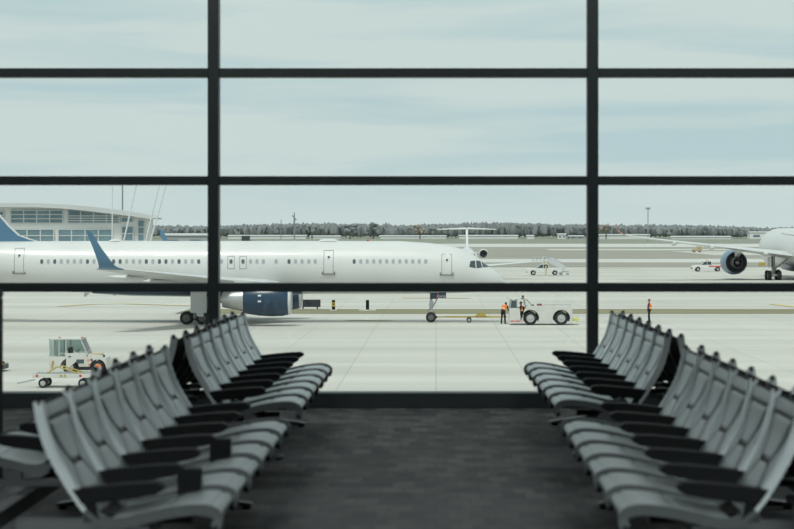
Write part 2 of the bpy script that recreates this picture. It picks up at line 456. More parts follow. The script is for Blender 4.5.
bench('grey back-to-back bench row beside the window on the right', 1.355, 12.65, tilt=.008)

# black stand at the far left edge
t = thing('podium', 'black upright stand cut by the left edge beside the bench rows', 'stand', (gx(3.6, 12.15)-.3, 12.0, 0))
bm = N(); b2(bm, -.3, .3, -.14, .14, .03, 1.06); obj('body', bm, BLACK, t, bevel=.01)
bm = N(); b2(bm, -.26, .26, -.12, .12, 0, .03); obj('plinth', bm, BLACK, t)
bm = N(); prism(bm, [(-.15, 1.06), (-.15, 1.13), (.15, 1.10), (.15, 1.06)], -.3, .3, 'yz'); obj('top', bm, BLACK, t, bevel=.008)
# added fill lights under the ceiling near the windows, to lift the interior
for lx in (-5.5, -1.8, 1.9, 5.6):
    al = bpy.data.lights.new('ceiling_fill', 'AREA'); al.shape = 'RECTANGLE'; al.size = 2.8; al.size_y = .5; al.energy = CEIL_FILL; al.color = (.94, 1, .99)
    ao = bpy.data.objects.new('ceiling_fill', al); COL.objects.link(ao); ao.location = (lx, 15.4, ZC-.02)
for lx in (-4.5, -1.5, 1.5, 4.5):       # added narrow fill from behind the camera, brightens the bench frames
    al = bpy.data.lights.new('rear_fill', 'AREA'); al.shape = 'RECTANGLE'; al.size = 2.4; al.size_y = .6; al.energy = REAR; al.color = (.92, 1, 1); al.spread = math.radians(20)
    ao = bpy.data.objects.new('rear_fill', al); COL.objects.link(ao); ao.location = (lx, -3.5, ZC-.35); ao.rotation_euler = (PI/2 - math.radians(19), 0, 0)

# ================================================================== AIRCRAFT
def ringset(prof_, n=40):
    out = []
    for s, zt, zb, hw in prof_:
        c = (zt+zb)/2; h = (zt-zb)/2
        out.append([(-s, hw*math.cos(2*PI*i/n), c + h*math.sin(2*PI*i/n)) for i in range(n)])
    return out
AF = [(0, 0), (.03, .55), (.12, .9), (.3, 1), (.55, .78), (.8, .38), (1, .03), (1, -.03), (.8, -.25), (.5, -.5), (.2, -.55), (.05, -.38)]
def wing_rings(st, side):
    """stations: lateral, s of leading edge, chord, z, thickness, lean (0 flat wing, 1 upright winglet)"""
    R = []
    for lat, s, ch, z, th, lean in st:
        c, sn = math.cos(lean*PI/2), math.sin(lean*PI/2)
        R.append([(-(s + a*ch), side*(lat - b*th/2*sn), z + b*th/2*c) for a, b in AF])
    return R
def wing(name, st, side, m, parent):
    bm = N(); loft(bm, wing_rings(st, side)); return obj(name, bm, m, parent, smooth=True)
AHUB = mat('aircraft_wheel_hub', (.13, .13, .125), .5, .2, .1, 10)
def wheel_parts(parent, c, r, w, n=24, hubr=.55, hm=None):
    bm = N(); c = Vector(c)
    lathe(bm, [(-w/2, r*.62), (-w/2, r*.86), (-w*.36, r*.97), (-w*.15, r), (w*.15, r), (w*.36, r*.97), (w/2, r*.86), (w/2, r*.62)], c, (0, 1, 0), n)
    t_ = obj('wheel', bm, TYRE, parent, smooth=True)
    bm = N()
    for sd in (-1, 1):
        lathe(bm, [(sd*w*.40, r*.62), (sd*w*.52, r*hubr), (sd*w*.50, r*.30), (sd*w*.58, r*.22), (sd*w*.58, .001)], c, (0, 1, 0), n)
    obj('hub', bm, hm or HUB, t_, smooth=True)
    return t_

# ---- the long white airliner under tow
SCL = 13.05
D1 = F / SCL
NX = (505-CX)/SCL
jet = thing('airliner', 'long white twin-engine airliner with blue winglets being towed across the apron', 'airplane', (NX, D1, T))
FP = [(0, 2.98, 2.90, .03), (.05, 3.13, 2.78, .16), (.16, 3.34, 2.66, .32), (.35, 3.60, 2.57, .53), (.7, 3.92, 2.48, .80), (1.1, 4.20, 2.42, 1.04), (1.5, 4.50, 2.38, 1.22),
      (1.95, 4.86, 2.34, 1.38), (2.5, 5.25, 2.30, 1.52), (3.2, 5.60, 2.27, 1.65), (4.4, 5.90, 2.23, 1.79), (5.8, 6.08, 2.20, 1.85), (8, 6.22, 2.18, 1.88), (13, 6.23, 2.18, 1.88), (20, 6.23, 2.18, 1.88),
      (28, 6.23, 2.18, 1.88), (31, 6.23, 2.22, 1.87), (34, 6.22, 2.38, 1.82), (37, 6.21, 2.70, 1.68), (40, 6.19, 3.25, 1.42), (43, 6.12, 4.0, 1.02), (45.5, 6.0, 4.7, .62), (47.0, 5.8, 5.2, .28)]
bm = N(); loft(bm, ringset(FP, 48)); fus = obj('fuselage', bm, WHITE, jet, smooth=True)
def fus_y(s, z):      # near-side surface: local y and outward normal angle
    for a_, b_ in zip(FP, FP[1:]):
        if a_[0] <= s <= b_[0]:
            t_ = (s-a_[0])/(b_[0]-a_[0]); zt, zb, hw = [a_[i]+(b_[i]-a_[i])*t_ for i in (1, 2, 3)]
            c, h = (zt+zb)/2, (zt-zb)/2
            q = max(0, 1-((z-c)/h)**2)
            return -hw*math.sqrt(q), (zt, zb, hw, c, h)
    return -1.88, None
def patch(bm, pts, off=.012, flip=False):     # a patch that follows the fuselage skin; pts = grid rows of (s, z)
    vs = []
    for row in pts:
        r = []
        for s, z in row:
            y, _ = fus_y(s, z); r.append(bm.verts.new((-s, y-off, z)))
        vs.append(r)
    for a_, b_ in zip(vs, vs[1:]):
        for i in range(len(a_)-1): bm.faces.new((a_[i], a_[i+1], b_[i+1], b_[i]))
SCN = F/(D1-1.84)                    # scale at the near side of the hull
def sof(px): return NX-(px-CX)/SCN
def zof(py): return H-(py-CY)/SCN
# belly fairing
bm = N(); loft(bm, ringset([(15.5, 2.6, 2.15, 1.0), (17.5, 2.9, 2.02, 1.9), (20, 3.0, 1.97, 2.1), (25, 3.0, 1.97, 2.1), (28.5, 2.8, 2.03, 1.8), (31.5, 2.5, 2.2, .9)], 32)); obj('belly_fairing', bm, NAVY, fus, smooth=True)
# cabin windows
wpx = [41.5+6.55*i for i in range(25)] + [221.5, 250.5, 256.9, 263.3, 276, 289, 295.5, 302, 308.8, 315.2] + [354.2+6.5*i for i in range(12)]
darkset = {0, 2, 7, 11, 12, 16, 18, 19, 21, 24, 30, 35}
def winmesh(m):
    bm = N(); n = 14; f = [bm.verts.new((.12*math.copysign(abs(math.cos(2*PI*i/n))**.7, math.cos(2*PI*i/n)), 0, .175*math.copysign(abs(math.sin(2*PI*i/n))**.7, math.sin(2*PI*i/n)))) for i in range(n)]
    g = [bm.verts.new((v.co.x, .03, v.co.z)) for v in f]
    bm.faces.new(f); bm.faces.new(g[::-1])
    for i in range(n): bm.faces.new((f[i], g[i], g[(i+1) % n], f[(i+1) % n]))
    return mesh_of('cabin_window', bm, m)
WM, WD = winmesh(CABWIN), winmesh(CABWIND)
ZW = zof(261.5)
for i, px in enumerate(wpx):
    if px > 205 and px < 220 : continue
    s = sof(px); y, _ = fus_y(s, ZW)
    o = link('cabin_window', WD if i in darkset else WM, fus, (-s, y-.012, ZW)); o.rotation_euler[0] = -.235
def outline_door(px0, px1, py0, py1, win=True, sill=True):
    s0, s1, z0, z1 = sof(px1), sof(px0), zof(py1), zof(py0); w = .045
    bm = N(); nz = 8
    zz = [z0+(z1-z0)*i/nz for i in range(nz+1)]
    for sa in (s0, s1-w): patch(bm, [[(sa, z), (sa+w, z)] for z in zz])
    patch(bm, [[(s0, z0), (s1, z0)], [(s0, z0+w), (s1, z0+w)]]); patch(bm, [[(s0, z1-w), (s1, z1-w)], [(s0, z1), (s1, z1)]])
    d = obj('door_outline', bm, LINE, fus)
    sm = (s0+s1)/2
    if sill:
        bm = N(); y, _ = fus_y(sm, z0); b2(bm, -s1-.12, -s0+.12, y-.07, y+.05, z0-.06, z0+.03)
        b2(bm, -s1-.12, -s1-.03, y-.07, y+.05, z0, z0+.18); b2(bm, -s0+.03, -s0+.12, y-.07, y+.05, z0, z0+.18)
        obj('door_sill', bm, mat('sill_metal', (.27, .26, .23), .5, .4), d)
    if win:
        zh = z0+(z1-z0)*.66; y, _ = fus_y(sm, zh)
        bm = N(); b2(bm, -sm-.06, -sm+.09, y-.02, y+.08, zh, zh+.16); box(bm, (-sm-.10, y-.0, zh-.22), (.06, .06, .34), 0, .5)
        obj('door_handle', bm, CABWIND, d)
outline_door(13.5, 23.5, 248, 273.5); outline_door(323.5, 333.5, 250, 274); outline_door(441.5, 452, 254, 275)
for px in (231, 243):
    outline_door(px-3.6, px+3.6, 256, 269, False, False)
    s = sof(px); y, _ = fus_y(s, ZW); o = link('cabin_window', WD, fus, (-s, y-.014, ZW)); o.rotation_euler[0] = -.235
# cockpit glazing: three panes per side, wrapping round the nose
def cpane(pts, m, name='cockpit_window'):
    bm = N(); rows_ = []
    for t_ in [i/4 for i in range(5)]:
        r = []
        for u in [i/6 for i in range(7)]:
            a_ = Vector(pts[0]).lerp(Vector(pts[1]), u); b_ = Vector(pts[3]).lerp(Vector(pts[2]), u); p = a_.lerp(b_, t_); r.append((p.x, p.y))
        rows_.append(r)
    patch(bm, rows_, .02); return obj(name, bm, m, fus)
cpane([(sof(469.3), zof(267.0)), (sof(475.8), zof(268.2)), (sof(475.2), zof(260.6)), (sof(470.6), zof(261.2))], CABGL)
cpane([(sof(476.8), zof(268.3)), (sof(482.5), zof(267.6)), (sof(480.8), zof(261.2)), (sof(476.2), zof(260.5))], CABGL)
cpane([(sof(483.2), zof(267.5)), (sof(491.2), zof(267.3)), (sof(484.5), zof(263.2)), (sof(481.6), zof(261.4))], CABGL)
bm = N(); b2(bm, -sof(443)-.1, -sof(443)+.1, -1.9, -1.8, 3.0, 3.08); obj('static_port', bm, LINE, fus)
# humps and beacon on the crown
for a_, b_ in ((317, 338), (105, 119)):
    bm = N(); s0, s1 = sof(b_), sof(a_); loft(bm, ringset([(s0, 6.2, 6.1, .1), (s0+.15, 6.33, 6.1, .4), (s0+.4, 6.38, 6.1, .5), (s1-.4, 6.38, 6.1, .5), (s1-.12, 6.32, 6.1, .4), (s1, 6.2, 6.1, .1)], 16)); obj('antenna_fairing', bm, WHITE, fus, smooth=True)
bm = N(); ball(bm, (-sof(367), 0, 6.27), .1, 1, 1, .8); obj('beacon', bm, RED, fus, smooth=True)
for px, l in ((83, .28), (113, .2)):
    bm = N(); prism(bm, [(-sof(px)-.2, 2.25), (-sof(px)+.2, 2.25), (-sof(px)-.05, 2.25-l), (-sof(px)-.25, 2.25-l)], -.02, .02); obj('blade_antenna', bm, WING, fus)
# fin
finp = [(35.6, 6.10), (36.4, 6.32), (37.2, 6.62), (38.0, 7.3), (38.8, 8.2), (40.0, 9.5), (44.2, 13.3), (44.6, 13.5), (47.3, 13.5), (46.9, 10), (46.4, 5.9)]
bm = N(); prism(bm, [(-s, z) for s, z in finp], -.16, .16); obj('tail_fin', bm, TAILB, jet, bevel=.05)
bm = N(); e = [(35.5, 6.14), (36.4, 6.40), (37.2, 6.70), (37.95, 7.38), (38.72, 8.27), (39.93, 9.58), (44.2, 13.4)]
prism(bm, [(-s, z) for s, z in e] + [(-s-.09, z-.05) for s, z in e[::-1]], -.165, .165); obj('fin_edge', bm, WHITE, jet)
for sd in (-1, 1):
    wing('tailplane', [(.6, 41.0, 4.6, 5.4, .45, 0), (7.6, 45.5, 1.9, 6.2, .18, 0)], sd, WING, jet)
    w_ = wing('wing', [(1.5, 16.9, 8.4, 2.85, 1.0, 0), (1.95, 17.2, 8.1, 2.92, .95, 0), (6.5, 20.0, 5.3, 3.32, .6, 0), (12.5, 23.4, 3.6, 3.86, .38, 0), (18.2, 26.6, 1.95, 4.38, .2, 0)], sd, WING, jet)
    wl = wing('winglet', [(18.2, 26.6, 1.95, 4.38, .2, 0), (18.6, 26.85, 1.45, 4.45, .17, .25), (18.95, 27.1, 1.12, 4.62, .14, .55), (19.15, 27.35, .92, 4.95, .11, .8), (19.4, 27.95, .58, 5.8, .08, .88), (19.62, 28.5, .38, 6.75, .05, .9), (19.68, 28.7, .25, 7.05, .03, .9)], sd, TAILB, w_)
    for lat, s0 in ((4.3, 23.2), (9.0, 24.0), (13.0, 25.6)):       # flap track fairings
        bm = N(); zz_ = 2.9+.094*(lat-1.9)-.35
        o_ = Vector((-s0, sd*lat, zz_)); lathe(bm, [(0, .02), (.5, .16), (1.4, .2), (2.4, .13), (3.0, .02)], o_, (-1, 0, .06), 12); obj('flap_fairing', bm, WING, w_, smooth=True)
    # engine
    ey, ez = sd*6.5, 1.95
    bm = N(); lathe(bm, [(.0, 1.02), (.15, 1.12), (.6, 1.22), (1.4, 1.25), (2.3, 1.2), (3.2, 1.06), (3.46, .98), (3.46, .93), (3.0, .95), (1.1, .98), (.1, .97)], (-15.98, ey, ez), (-1, 0, 0), 40, False)
    en = obj('engine_cowl', bm, NAVY, jet, smooth=True)
    bm = N(); lathe(bm, [(.16, 1.125), (.02, 1.08), (-.05, 1.02), (-.02, .97), (.12, .95)], (-15.98, ey, ez), (-1, 0, 0), 40, False); obj('inlet_lip', bm, WHITE, en, smooth=True)
    bm = N(); lathe(bm, [(.8, .97), (.82, .3), (.5, .2), (.25, .01)], (-15.98, ey, ez), (-1, 0, 0), 32, False)
    obj('fan', bm, DARKM, en, smooth=True)
    bm = N(); lathe(bm, [(3.0, .9), (3.5, .86), (4.2, .74), (5.0, .58), (5.05, .5), (4.6, .45), (5.3, .2), (5.6, .02)], (-15.98, ey, ez), (-1, 0, 0), 32, False); obj('exhaust_nozzle', bm, METAL, en, smooth=True)
    bm = N(); prism(bm, [(-17.2, 3.05), (-18.5, 3.35), (-21.5, 3.55), (-23.0, 3.3), (-21.2, 2.55), (-19.3, 2.6)], ey-.2, ey+.2); obj('pylon', bm, WING, en, bevel=.05)
    if sd < 0:
        for py in (295.2, 300.8):
            z = 7.07-(py-CY)/13.57; dz = z-ez; yy = ey-math.sqrt(max(.01, 1.235**2-dz*dz)); bm = N(); box(bm, (-18.2+.0, yy-.0, z), (.24, .05, .13), 0, 0, -math.asin(dz/1.235)); obj('cowl_mark', bm, WHITE, en)
    # main gear
    my = sd*3.66; sx_ = -(NX-(195-CX)/(F/(D1-3.66)))
    bm = N(); rod(bm, (sx_, my, .55), (sx_, my, 2.9), .15, .2); rod(bm, (sx_-.6, my, .5), (sx_+.6, my, .5), .11); rod(bm, (sx_, my, 1.3), (sx_+.1, sd*2.0, 2.7), .08); rod(bm, (sx_+.1, my, .7), (sx_+1.0, my, 2.7), .07)
    g = obj('main_gear', bm, METAL, jet, smooth=True)
    for dx in (-.6, .6):
        for dy in (-.38, .38): wheel_parts(g, (sx_+dx, my+dy, .49), .49, .34, hm=AHUB)
    bm = N(); box(bm, (sx_+.33, my+sd*.62, 1.75), (1.2, .06, 1.75)); box(bm, (sx_+.5, my+sd*.62, 1.2), (.5, .05, 1.2), 0, .1); obj('gear_door', bm, WING, g, bevel=.02)
# nose gear
sx_ = -(505-431)/SCL
bm = N(); rod(bm, (sx_, 0, .39), (sx_+.02, 0, 2.4), .09, .12); rod(bm, (sx_+.05, 0, 1.0), (sx_+.75, 0, 2.35), .05); rod(bm, (sx_, -.28, .39), (sx_, .28, .39), .07)
box(bm, (sx_+.05, 0, .95), (.22, .34, .3)); box(bm, (sx_+.02, -.1, 1.4), (.32, .12, .42), 0, .2)
rod(bm, (sx_-.14, 0, .6), (sx_-.3, 0, .85), .04); rod(bm, (sx_-.3, 0, .85), (sx_-.08, 0, 1.1), .04); rod(bm, (sx_+.2, -.06, .85), (sx_+.38, -.06, .72), .05)
g = obj('nose_gear', bm, METAL, jet, smooth=True)
for dy in (-.24, .24): wheel_parts(g, (sx_, dy, .39), .39, .2, hm=AHUB)
for sd in (-1, 1):
    bm = N(); b2(bm, -sof(430.3), -sof(437.2), sd*.5-.025, sd*.5+.025, zof(299.5), 2.5); obj('gear_door', bm, NAVY, g, bevel=.01)
    bm = N(); b2(bm, -sof(437.8), -sof(446.2), sd*.5-.025, sd*.5+.025, zof(298.8), 2.6); dr = obj('gear_door', bm, NAVY, g, bevel=.01)
    if sd < 0:
        cu = bpy.data.curves.new('gear_number', 'FONT'); cu.body = '5636'; cu.size = .30; cu.align_x = 'CENTER'; cu.extrude = .004
        to = bpy.data.objects.new('gear_number', cu); COL.objects.link(to)
        bpy.context.view_layer.update()
        me = bpy.data.meshes.new_from_object(to.evaluated_get(bpy.context.evaluated_depsgraph_get()))
        bpy.data.objects.remove(to); me.materials.append(WHITE)
        o = link('gear_number', me, dr, (-sof(442), -.53, zof(298.2))); o.rotation_euler[0] = PI/2
bm = N(); rod(bm, (-sof(438.2), -.56, zof(293)), (-sof(436), -.56, zof(299)), .03); obj('steering_pin_flag', bm, RED, g)

# ---- the wide-body at the right edge, tail towards the terminal
DW = F*H/50.0
wb = thing('airliner', 'white wide-body airliner seen from behind at the right edge', 'airplane', (gx(773, DW)+5.3, DW, T), PI/2 + math.radians(1.2))
SO = 33.0                                # gear station; local x = SO - s
def sh(p): return [(s-SO, a_, b_, c_) for s, a_, b_, c_ in p]
bm = N(); loft(bm, ringset(sh([(0, 3.7, 3.6, .05), (.3, 4.4, 3.1, .7), (1.0, 5.1, 2.6, 1.3), (2.2, 5.9, 2.1, 1.95), (4, 6.7, 1.7, 2.5), (6.5, 7.2, 1.45, 2.85), (9, 7.35, 1.4, 2.98), (20, 7.35, 1.4, 2.98), (44, 7.35, 1.4, 2.98), (52, 7.35, 2.2, 2.7), (60, 7.2, 4.0, 1.6), (66.5, 6.6, 5.6, .4)]), 40))
wf = obj('fuselage', bm, WHITE, wb, smooth=True)
for i in range(42):
    pass
bm = N()
prism(bm, [(-(s-SO), z) for s, z in ((52, 7.2), (56, 9), (62.5, 16.8), (66.5, 16.8), (65, 6.8))], -.22, .22); obj('tail_fin', bm, TAILB, wb, bevel=.05)
RW = [(2.4, 24.5-SO, 11.5, 3.35, 1.4, 0), (3.2, 25.0-SO, 11.0, 3.45, 1.3, 0), (10.5, 29.3-SO, 6.9, 4.4, .7, 0), (19.0, 33.9-SO, 4.2, 5.35, .42, 0), (25.5, 37.2-SO, 2.6, 6.1, .28, 0), (27.0, 38.3-SO, 2.0, 6.4, .2, .3)]
RT = [(27.0, 38.3-SO, 2.0, 6.4, .2, .3), (27.7, 39.0-SO, 1.6, 6.75, .16, .5), (28.2, 39.7-SO, 1.2, 7.2, .12, .75), (28.45, 40.4-SO, .7, 7.75, .07, .85)]
for sd in (1, -1):
    w_ = wing('wing', RW, sd, WHITE, wb); wing('winglet', RT, sd, mat('winglet_red', (.62, .17, .12), .4), w_)
    wing('tailplane', [(1.2, 57.5-SO, 6, 5.6, .7, 0), (9.5, 63-SO, 2.3, 6.6, .25, 0)], sd, WHITE, wb)
    for lat, s0, l_ in ((7.0, 34.3, 4.5), (14.6, 35.2, 4.0), (20.0, 36.6, 3.2)):
        bm = N(); zz_ = 3.5+.118*(lat-3)-.4; lathe(bm, [(0, .03), (l_*.2, .28), (l_*.5, .34), (l_*.8, .2), (l_, .03)], (-(s0-SO), sd*lat, zz_), (-1, 0, .05), 12); obj('flap_fairing', bm, WHITE, w_, smooth=True)
    ex, ey, ez = -(24.6-SO), sd*9.95, 2.42
    bm = N(); lathe(bm, [(-.0, 1.4), (.2, 1.55), (.9, 1.73), (2.2, 1.78), (3.6, 1.73), (4.9, 1.55), (4.9, 1.49), (3.8, 1.54), (1.0, 1.4), (.1, 1.36)], (ex, ey, ez), (-1, 0, 0), 40, False)
    en = obj('engine_cowl', bm, mat('cowl_blue_grey', (.14, .22, .33), .35), wb, smooth=True)
    bm = N(); lathe(bm, [(4.3, 1.5), (4.3, .8)], (ex, ey, ez), (-1, 0, 0), 40, False)
    for k in range(18):
        a_ = 2*PI*k/18; box(bm, (ex-4.25, ey+1.25*math.cos(a_), ez+1.25*math.sin(a_)), (.5, .05, .7), 0, 0, a_-PI/2+.3)
    obj('fan_duct', bm, DARKM, en)
    bm = N(); lathe(bm, [(3.6, 1.05), (4.9, .98), (6.0, .72), (6.05, .62), (5.6, .5), (6.4, .28), (7.0, .02)], (ex, ey, ez), (-1, 0, 0), 32, False); obj('exhaust_nozzle', bm, mat('hot_metal', (.17, .17, .17), .4, .6), en, smooth=True)
    bm = N(); prism(bm, [(ex-1.2, ez+1.75), (ex-3.5, ez+2.2), (ex-8.5, ez+2.1), (ex-8.2, ez+1.4), (ex-5.2, ez+.75), (ex-4.7, ez+1.5)], ey-.3, ey+.3); obj('pylon', bm, WHITE, en, bevel=.06)
    gy = sd*5.3
    bm = N(); rod(bm, (0, gy, .75), (0, gy, 3.4), .22, .28); rod(bm, (-1.0, gy, .7), (1.0, gy, .7), .18); rod(bm, (0, gy, 1.4), (.2, sd*3.2, 3.0), .12)
    rod(bm, (-1.0, gy-.5, .7), (-1.0, gy+.5, .7), .12); rod(bm, (1.0, gy-.5, .7), (1.0, gy+.5, .7), .12); rod(bm, (-.1, gy, 1.5), (-1.2, gy+.1, 3.2), .1)
    g = obj('main_gear', bm, METAL, wb, smooth=True)
    for dx in (-1.0, 1.0):
        for dy in (-.7, .7): wheel_parts(g, (dx, gy+dy, .68), .68, .5, hm=AHUB)
    bm = N(); box(bm, (0, gy-sd*-.55, 2.55), (2.2, .08, 1.5)); obj('gear_door', bm, WHITE, g)
bm = N(); rod(bm, (SO-5, 0, .5), (SO-5, 0, 2.2), .14); g = obj('nose_gear', bm, METAL, wb)
for dy in (-.4, .4): wheel_parts(g, (SO-5, dy, .5), .5, .35)
bm = N(); ball(bm, (7, 0, 1.75), 1, 8.5, 2.7, .75, 3); obj('belly_fairing', bm, NAVY, wf, smooth=True)

# ---- regional jet with a T tail behind the nose of the airliner, facing the terminal
DC = 314.0
rj = thing('regional_jet', 'white regional jet with a T-shaped tail behind the towed airliner nose', 'airplane', (gx(468.2, DC), DC, T), -PI/2)
bm = N(); loft(bm, ringset([(-13, 2.5, 2.4, .05), (-12.6, 2.95, 1.95, .5), (-11.5, 3.6, 1.55, 1.0), (-10, 4.15, 1.3, 1.3), (-8, 4.25, 1.25, 1.4), (6, 4.3, 1.25, 1.4), (10, 4.5, 1.7, 1.25), (14, 4.6, 2.8, .75), (17, 4.5, 3.7, .3)], 32))
rf = obj('fuselage', bm, WHITE, rj, smooth=True)
bm = N(); prism(bm, [(-9.5, 4.3), (-13.6, 7.3), (-16.5, 7.3), (-15.2, 4.0)], -.17, .17); obj('tail_fin', bm, WHITE, rj, bevel=.05)
for sd in (-1, 1):
    wing('tailplane', [(.05, 13.4, 3.0, 7.25, .42, 0), (4.45, 15.4, 1.3, 7.15, .16, 0)], sd, WHITE, rj)
    wing('wing', [(1.0, -1.5, 5.2, 1.75, .7, 0), (4.5, .9, 3.2, 2.05, .4, 0), (10.6, 3.8, 1.5, 2.55, .2, 0), (11.1, 4.5, .8, 3.3, .08, .8)], sd, WING, rj)
    bm = N(); lathe(bm, [(0, .55), (.12, .62), (.9, .68), (2.2, .6), (3.2, .42), (3.2, .36), (.9, .52), (.06, .53)], (-7.4, sd*2.35, 3.62), (-1, 0, 0), 28, False); en = obj('engine_cowl', bm, WHITE, rj, smooth=True)
    bm = N(); lathe(bm, [(.5, .54), (.5, .2), (.2, .01)], (-7.4, sd*2.35, 3.62), (-1, 0, 0), 24, False); obj('fan', bm, DARKM, en)
    bm = N(); b2(bm, -10, -8.2, sd*1.1, sd*1.9, 3.65, 3.85); obj('pylon', bm, WHITE, en)
    bm = N(); rod(bm, (-1, sd*2.0, .4), (-1, sd*2.0, 1.7), .1); g = obj('main_gear', bm, METAL, rj)
    for dy in (-.25, .25): wheel_parts(g, (-1, sd*2.0+dy, .4), .4, .22)
bm = N(); rod(bm, (10, 0, .25), (10, 0, 1.6), .08); g = obj('nose_gear', bm, METAL, rj)
for dy in (-.2, .2): wheel_parts(g, (10, dy, .25), .25, .15)
bm = N()
for sd in (-1, 1): box(bm, (11.25, sd*.45, 3.45), (.5, .6, .35), sd*-.5, .7)
obj('cockpit_window', bm, CABGL, rf)

# ================================================================== GROUND VEHICLES
def arcp(cx, cz, r, a0, a1, n=10): return [(cx+r*math.cos(math.radians(a0+(a1-a0)*i/n)), cz+r*math.sin(math.radians(a0+(a1-a0)*i/n))) for i in range(n+1)]
# ---- pushback tug, facing left
TS = 13.37; TD = F/TS
tug = thing('pushback_tug', 'white four-wheeled pushback tug with an open cab, towing the airliner', 'tug', (gx(540, TD), TD, gz(324.5, TD)))
tug.location.z = T
def tp(px, py): return ((px-540)/TS, (324.5-py)/TS)
WX1, WX2, WZ, WR = tp(529.8, 0)[0], tp(560.6, 0)[0], .50, .50
AR = .64
body = [tp(522.2, 319), tp(523.4, 310), tp(526, 306), tp(528, 305.2), tp(569.5, 305.4), tp(571.3, 307), tp(571.8, 319.5)] + [tp(570, 321.3)]
zb = tp(0, 321.3)[1]
def archpts(cx): 
    h = zb-WZ; w = math.sqrt(AR*AR-h*h); a0 = math.degrees(math.atan2(h, w)); return arcp(cx, WZ, AR, a0, 180-a0)
body += archpts(WX2) + [(WX2-AR-.1, zb), (WX1+AR+.1, zb)] + archpts(WX1)
bm = N(); prism(bm, body, -1.1, 1.1); obj('body', bm, VWHITE, tug, bevel=.02)
bm = N(); b2(bm, WX1-.62, WX2+.62, -.85, .85, .38, .8); obj('chassis', bm, DARKM, tug)
for cx in (WX1, WX2):
    for sd in (-1, 1):
        wheel_parts(tug, (cx, sd*.92, WR), WR, .36, 28, .58)
        bm = N(); P = arcp(cx, WZ, AR, 5, 175, 12); Q = arcp(cx, WZ, AR-.05, 175, 5, 12); prism(bm, P+Q, sd*1.12, sd*.9); obj('wheel_arch', bm, TYRE, tug)
# cab: lower panels, pillars, roof, glazing
x0, x1 = tp(508.8, 0)[0], tp(523, 0)[0]
bm = N(); prism(bm, [tp(508.8, 320.3), tp(509.4, 307.5), tp(519.2, 307.5), tp(520.2, 320.3)], -1.08, -1.02)
prism(bm, [tp(508.8, 320.3), tp(509.4, 307.5), tp(511.0, 307.5), tp(510.6, 320.3)], -1.05, 1.05)
prism(bm, [tp(508.8, 320.3), tp(509.4, 307.5), tp(523, 307.5), tp(523, 320.3)], 1.0, 1.08); b2(bm, x0+.05, x1, -1.02, 1.02, .30, .40)
cb = obj('cab_body', bm, VWHITE, tug, bevel=.012)
bm = N()
for yy in (-1.04, 1.04):
    rod(bm, (x0+.06, yy, 1.25), (x0+.16, yy, 1.92), .035); rod(bm, (tp(516.5, 0)[0], yy, 1.25), (tp(516.3, 0)[0], yy, 1.9), .03); rod(bm, (tp(525, 0)[0], yy, 1.4), (tp(524, 0)[0], yy, 1.93), .03)
    rod(bm, (tp(532, 0)[0], yy, 1.42), (tp(526, 0)[0], yy, 1.93), .025)
rod(bm, (x0+.02, 1.0, 1.9), (x0-.12, 1.0, 2.0), .02)
obj('cab_pillar_frame', bm, mat('grey_frame', (.33, .34, .34), .5), cb)
bm = N(); b2(bm, x0+.05, tp(526, 0)[0], -1.08, 1.08, 1.90, 1.98); obj('roof', bm, VWHITE, cb, bevel=.02)
bm = N(); box(bm, (x0+.11, 0, 1.58), (.02, 2.0, .62), 0, .15); obj('windshield', bm, CABCLEAR, cb)
bm = N(); prism(bm, [tp(510.3, 307.2), tp(510.6, 300), tp(516, 300), tp(516.2, 307.2)], -1.05, -1.03); obj('side_window', bm, CABGL, cb)
bm = N(); b2(bm, tp(520.5, 0)[0], tp(523.8, 0)[0], -1.1, -.9, 1.98, 2.04); ball(bm, (tp(523, 0)[0], .2, 2.1), .09); obj('roof_beacon', bm, DARKM, cb)
bm = N(); b2(bm, tp(510, 0)[0], tp(520, 0)[0], -1.12, -.9, .26, .33); obj('step', bm, RED, cb)
bm = N(); b2(bm, tp(520, 0)[0], tp(523.5, 0)[0], -.75, .75, .75, .86); b2(bm, tp(522.5, 0)[0], tp(524, 0)[0], -.75, .75, .86, 1.35); obj('driver_seat', bm, BLACK, cb)
bm = N(); b2(bm, tp(572, 0)[0], tp(578, 0)[0], -.8, .8, .30, .48); b2(bm, tp(577, 0)[0], tp(577.7, 0)[0], -.15, .15, .2, .62); obj('rear_bumper', bm, mat('bumper_yellow', (.62, .60, .12), .5), tug)
bm = N(); b2(bm, tp(536.5, 0)[0], tp(541.5, 0)[0], -.9, -.4, 1.43, 1.58); obj('fire_bottle', bm, mat('dull_red', (.23, .06, .05), .5), tug, bevel=.03)
bm = N(); b2(bm, tp(530.5, 0)[0], tp(533.5, 0)[0], -.95, -.5, 1.43, 1.52); obj('hose_reel', bm, BLACK, tug)
bm = N()
for xx in (543, 552, 561, 570): rod(bm, (tp(xx, 0)[0], -.95, 1.4), (tp(xx, 0)[0], -.95, 1.50), .012)
rod(bm, (tp(543, 0)[0], -.95, 1.5), (tp(570, 0)[0], -.95, 1.5), .014); obj('deck_rail', bm, DARKM, tug)
